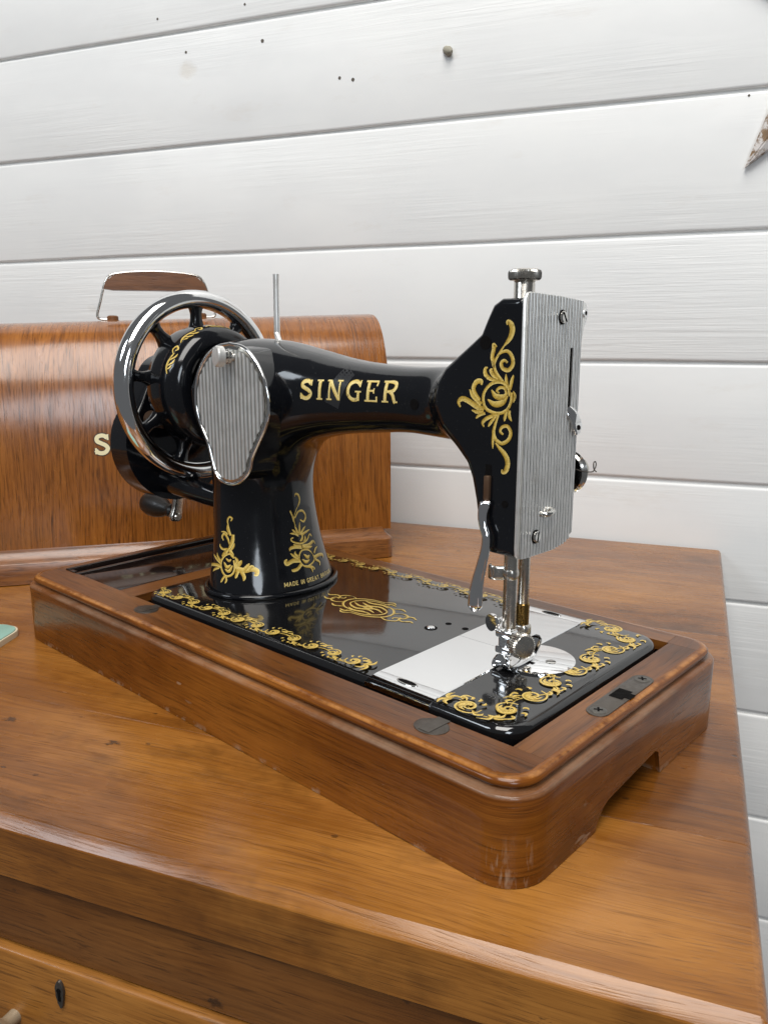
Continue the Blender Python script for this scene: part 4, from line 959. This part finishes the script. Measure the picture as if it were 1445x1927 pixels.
lathe('oil_cap', [(.0040,0),(.0040,.0018),(.0036,.0022),(0,.0022)], (.1050,.0035,.2509), (0,0,1), M['nickel'], mach, seg=24)
for (x, z, r) in ((.0975,.2295,.0034), (.1122,.1480,.0019)):
    lathe('oil_hole', [(r,0),(r,.0003),(0,.0003)], (x, HEAD_V0-.00005, z), (0,-1,0), M['dark'], arm, seg=24)
q = march([(.047,-.06,.1955)], [(0,1.,0)])[0]
lathe('oil_hole', [(.0030,0),(.0030,.0004),(0,.0004)], q, tuple(body_normal(np.array([q]))[0]), M['dark'], arm, seg=24)
box('lifter_slot', .0995, .1035, HEAD_V0-.0003, HEAD_V0+.002, .1440, .1800, M['dark'], arm, 0)
box('lifter_slide', .0998, .1033, HEAD_V0-.0022, HEAD_V0+.001, .1490, .1618, M['bronze'], mach, .0005)
tube('presser_lifter', [(.1030,-.0325,.1478),(.1018,-.0345,.1466),(.1010,-.0352,.1410),(.1022,-.0356,.1350),(.1042,-.0360,.1300),(.1040,-.0362,.1230),(.1020,-.0364,.1140),(.1000,-.0366,.1050),(.0990,-.0368,.0970),(.0988,-.0368,.0910),(.0988,-.0368,.0882)], 0, M['chrome'], mach, n=60, seg=16,
     flat=((.88,.47,0),[.0020,.0030,.0026,.0023,.0023,.0025,.0028,.0033,.0039,.0039,.0018],[.0014,.0016,.0016,.0016,.0016,.0016,.0016,.0017,.0018,.0016,.0008]), rnd=.95)

# ---------------------------------------------------------------- bars, foot, needle
UBAR, VN, VP = .1085, -.0045, -.0180
pb = lathe('presser_bar', [(.0038,.0640),(.0038,.1230)], (UBAR,VP,0), (0,0,1), M['nickel'], mach, seg=32)
nb = lathe('needle_bar', [(.0026,.0690),(.0031,.0700),(.0031,.1230)], (UBAR,VN,0), (0,0,1), M['nickel'], mach, seg=32)
lathe('needle_clamp', [(.0028,.0735),(.0036,.0742),(.0037,.0865),(.0033,.0870)], (UBAR,VN,0), (0,0,1), M['brass'], nb, seg=28)
lathe('needle', [(.0002,.0545),(.0006,.0560),(.0006,.0640),(.0011,.0650),(.0011,.0690)], (UBAR,VN,0), (0,0,1), M['chrome'], nb, seg=12)
box('needle_holder', UBAR-.0045, UBAR+.0045, VN-.0042, VN+.0038, .0668, .0752, M['brass'] if False else M['nickel'], nb, .0022, 4)
lathe('clamp_screw', [(.0016,0),(.0016,.0035),(.0047,.0038),(.0050,.0048),(.0047,.0062),(0,.0064)], (UBAR-.0042,VP-.0030,.0795), (-.30,-.95,.05), M['chrome'], pb, seg=32)
tube('thread_cutter', [(UBAR-.0035,VP-.0018,.1070),(UBAR-.0075,VP-.0050,.1070),(UBAR-.0110,VP-.0045,.1070),(UBAR-.0118,VP-.0020,.1070)], 0, M['nickel'], pb, n=14, seg=10, flat=((0,0,1),[.0040,.0040],[.0006,.0006]))
box('cutter_clip', UBAR-.0042, UBAR+.0042, VP-.0042, VP+.0042, .1028, .1112, M['nickel'], pb, .0034, 5)
fo = box('presser_foot', UBAR-.0046, UBAR+.0046, VP-.0046, VP+.0030, .0600, .0765, M['chrome'], mach, .0022, 4)
box('foot_collar', UBAR-.0056, UBAR+.0052, VP-.0056, VP+.0020, .0708, .0758, M['chrome'], fo, .0014, 3)
box('foot_collar', UBAR-.0056, UBAR+.0052, VP-.0056, VP+.0020, .0616, .0660, M['chrome'], fo, .0014, 3)
lathe('foot_washer', [(.0044,0),(.0050,.0006),(.0050,.0022),(.0040,.0028),(.0026,.0030),(.0026,.0060)], (UBAR+.0040,VP-.0005,.0684), (.90,-.40,.12), M['nickel'], fo, seg=30)
ts = lathe('foot_screw', [(.0062,.0050),(.0070,.0054),(.0070,.0098),(.0062,.0104)], (UBAR+.0040,VP-.0005,.0684), (.90,-.40,.12), M['nickel'], fo, seg=72, ripple=lambda i,k: 1+(.03 if k % 2 else -.03), smooth=20)
lathe('screw_face', [(.0063,.0100),(.0058,.0108),(.0030,.0111),(0,.0112)], (UBAR+.0040,VP-.0005,.0684), (.90,-.40,.12), M['nickel'], ts, seg=36)
tube('foot_sole', [(UBAR-.001,VP-.0040,.0605),(UBAR+.0005,VP-.0070,.0580),(UBAR+.0015,VP-.0060,.0565),(UBAR+.0015,VP+.002,.0558),(UBAR+.0015,VP+.009,.0557),(UBAR+.0015,VP+.016,.0557),(UBAR+.0015,VP+.0215,.0580),(UBAR+.0015,VP+.0265,.0625),(UBAR+.0015,VP+.0282,.0640)], 0, M['chrome'], fo, n=46, seg=14, flat=((1,0,0),[.0035,.0060,.0066,.0066,.0064,.0060,.0050,.0040,.0022],[.0018,.0016,.0014,.0011,.0010,.0010,.0010,.0009,.0006]))

# ---------------------------------------------------------------- teardrop cover on the pillar
CVV = -.0440
cp = [(-0.0943,0.2281),(-0.079,0.2255),(-0.0666,0.2157),(-0.0589,0.2028),(-0.0564,0.1896),(-0.0601,0.1776),(-0.0687,0.1649),(-0.0753,0.1549),(-0.0791,0.1453),(-0.0869,0.1383),(-0.097,0.1349),(-0.1076,0.1355),(-0.1157,0.1405),(-0.1193,0.1505),(-0.1234,0.162),(-0.1311,0.1743),(-0.135,0.1888),(-0.1317,0.2053),(-0.1214,0.2181),(-0.1083,0.2259)]
CP = [tuple(q) for q in catmull(cp+cp[:1], 97)[:-1]]
cen = np.mean(np.array(CP), 0)
prism('cover_seat', [(a+(cen[0]-a)*.03, b+(cen[1]-b)*.03) for a,b in CP], 0, .0210, lambda a,b,t: (a, CVV+.0200-t, b), M['black'], mach, .001, 3)
cov = prism('cover_plate', CP, 0, .0014, lambda a,b,t: (a, CVV-.0011-t, b), M['chrome_worn'], mach, .0005, 3)
tube('cover_rim', [(a, CVV-.0024, b) for a,b in CP+CP[:1]], .0012, M['chrome'], cov, n=145, seg=8, cap=False)
CI = np.array(CP); d_ = np.gradient(np.vstack([CI[-1:], CI, CI[:1]]), axis=0)[1:-1]; nn_ = np.stack([d_[:,1], -d_[:,0]], 1); nn_ /= np.linalg.norm(nn_, axis=1)[:,None]
if ((CI-cen)*nn_).sum() < 0: nn_ = -nn_
CI = CI-nn_*.0030
def cv_lim(u):
    zs_ = []
    for i in range(len(CI)):
        a, b = CI[i], CI[(i+1)%len(CI)]
        if (a[0]-u)*(b[0]-u) <= 0 and abs(a[0]-b[0]) > 1e-9: zs_.append(a[1]+(b[1]-a[1])*(u-a[0])/(b[0]-a[0]))
    lo, hi = min(zs_), max(zs_); m1 = lo+(hi-lo)/3; m2 = lo+(hi-lo)*2/3; return [(lo,m1),(m1,m2),(m2,hi)]
striated('cover_ridges', cv_lim, CI[:,0].min()+.0004, CI[:,0].max()-.0004, 18, lambda v,z,h: (v, CVV-.0026-h, z), M['ribbed'], cov, .0009, 8)
kc = (-.0908, CVV-.0030, .2198)
th = lathe('thumb_screw', [(.0030,0),(.0030,.0022),(.0046,.0024),(.0046,.0040),(.0040,.0042),(.0040,.0075)], kc, (-.25,-.97,.05), M['chrome_worn'], cov, seg=30)
lathe('thumb_screw_head', [(.0058,.0070),(.0066,.0074),(.0066,.0112),(.0060,.0120),(0,.0122)], kc, (-.25,-.97,.05), M['steel'], th, seg=64, ripple=lambda i,k: 1+(.025 if (k % 2 and i < 3) else 0), smooth=25)
tube('spool_pin', [(-.0985,-.002,.2745),(-.0988,-.002,.2600),(-.0990,-.002,.2400),(-.0988,-.0022,.2345),(-.0955,-.0040,.2310),(-.0920,-.0060,.2285)], .0021, M['steel'], mach, n=40, seg=12)

# ---------------------------------------------------------------- handwheel
WC = (0, 0, .195); WU = -.1960; AX = (1,0,0); wc = (WU, 0, .195)
def ell(rc, hc_, a, b, n=16, lo=0, hi=2*math.pi): return [(rc+a*math.cos(t), hc_+b*math.sin(t)) for t in np.linspace(lo, hi, n, endpoint=False)]
hw = ring('handwheel', ell(.0662,0,.0068,.0085,24), wc, AX, M['chrome'], mach, seg=128, smooth=180)
ring('inner_rim', [(.0658,-.0079),(.0658,.0079),(.0640,.0078),(.0622,.0066),(.0606,.0040),(.0600,0),(.0606,-.0040),(.0622,-.0066)], wc, AX, M['black'], hw, seg=128, smooth=60)
x_, y_, d_ax = basis(AX)
for k in range(9):
    a = math.radians(90+40*k); dy, dz = math.cos(a), math.sin(a)
    tube('spoke', [(WU-.001, dy*r, .195+dz*r) for r in (.043,.047,.051,.055,.0585,.0625)], 0, M['black'], hw, n=24, seg=14, flat=((0,-dz,dy),[.0070,.0050,.0040,.0039,.0048,.0075],[.0050,.0046,.0040,.0038,.0040,.0046]))
hub = lathe('hub', [(.030,-.006),(.0420,-.006),(.0450,-.003),(.0462,.004),(.0466,.016),(.0460,.0235),(.0438,.0300),(.0400,.0335),(.0355,.0345),(.0315,.0340),(.0300,.0325),(.0292,.0280),(.0285,.0100),(0,.0100)], wc, AX, M['black'], hw, seg=96, smooth=60)
lathe('axle_boss', [(.0215,.0090),(.0215,.0440)], wc, AX, M['black'], hw, seg=48)
hp_r = np.array([.0466,.0460,.0438,.0400]); hp_h = np.array([.016,.0235,.0300,.0335])
def hub3d(g):
    r = np.interp(g[:,1], hp_h, hp_r); a = g[:,0]/.048
    X = np.stack([WU+g[:,1], r*np.cos(a), .195+r*np.sin(a)], 1); e = .0005
    sl = (np.interp(g[:,1]+e, hp_h, hp_r)-np.interp(g[:,1]-e, hp_h, hp_r))/(2*e); N = np.stack([-sl, np.cos(a), np.sin(a)], 1); return X, N/np.linalg.norm(N, axis=1)[:,None]
hd = []
for k in range(3):
    c = 48*math.radians(96+k*32)-48*math.radians(16)
    hd += [((.7,3.0,.8), [(c+18,24.0),(c+13,22.0),(c+7,22.5),(c+1,24.5)]), ((.8,2.2,.8), [(c+2,24),(c-2,21),(c-5,23),(c-3,25.5),(c-1,24)]), ((.6,1.8,.5), [(c+12,22.5),(c+9,26),(c+6,27)]), ((.6,1.8,.5), [(c+8,22.5),(c+4,26.5),(c+1,27.5)]), ((.6,1.5,.5), [(c+15,22.5),(c+13,25),(c+11,26)])]
ribbons('hub_transfer', thin(hd, .75), hub3d, M['gold'], hub, lift=.0002)

# ---------------------------------------------------------------- hand crank gear case behind the wheel
gpoly = [(-.003+.0470*math.cos(a), .148+.0470*math.sin(a)) for a in np.linspace(math.radians(155), math.radians(385), 48)]+[(.0*1+.0240*math.cos(a), .195+.0240*math.sin(a)) for a in np.linspace(math.radians(25), math.radians(155), 20)]
gear = prism('crank_gear_case', gpoly, -.250, -.226, lambda a,b,t: (t,a,b), M['black'], mach, .006, 5)
lathe('case_neck', [(.0180,0),(.0200,.003),(.0200,.018),(.020,.022),(.018,.024),(.018,.048),(0,.048)], (-.246,0,.195), AX, M['black'], gear, seg=56)
tube('bracket_arm', [(-.236,-.012,.1200),(-.215,-.012,.1170),(-.190,-.010,.1130),(-.165,-.007,.1105),(-.140,-.005,.1100)], [.0120,.0105,.0088,.0085,.0100], M['black'], gear, n=30, seg=20)
lathe('drive_finger', [(.0060,0),(.0065,.002),(.0065,.020),(.005,.022),(0,.022)], (-.222,-.030,.170), AX, M['bronze'], gear, seg=24)
crank = tube('crank_lever', [(-.2500,.012,.1180),(-.2505,.0105,.1000),(-.2510,.0085,.0880),(-.2515,.0065,.0800),(-.2515,.0060,.0765)], 0, M['nickel'], gear, n=24, seg=14, flat=((0,1,0),[.0050,.0048,.0050,.0062,.0035],[.0030,.0028,.0028,.0032,.0024]))
lathe('crank_pivot', [(.0035,0),(.0035,.0012),(.0028,.0018),(0,.0018)], (-.2485,.0068,.0805), AX, M['nickel'], crank, seg=20)
lathe('crank_handle', [(.0040,0),(.0060,.0015),(.0060,.0050),(.0042,.0065),(.0055,.0100),(.0088,.0180),(.0105,.0260),(.0108,.0330),(.0095,.0395),(.0060,.0430),(0,.0440)], (-.2540,.0068,.0845), (-1,0,.06), M['knob_wood'], gear, seg=36)
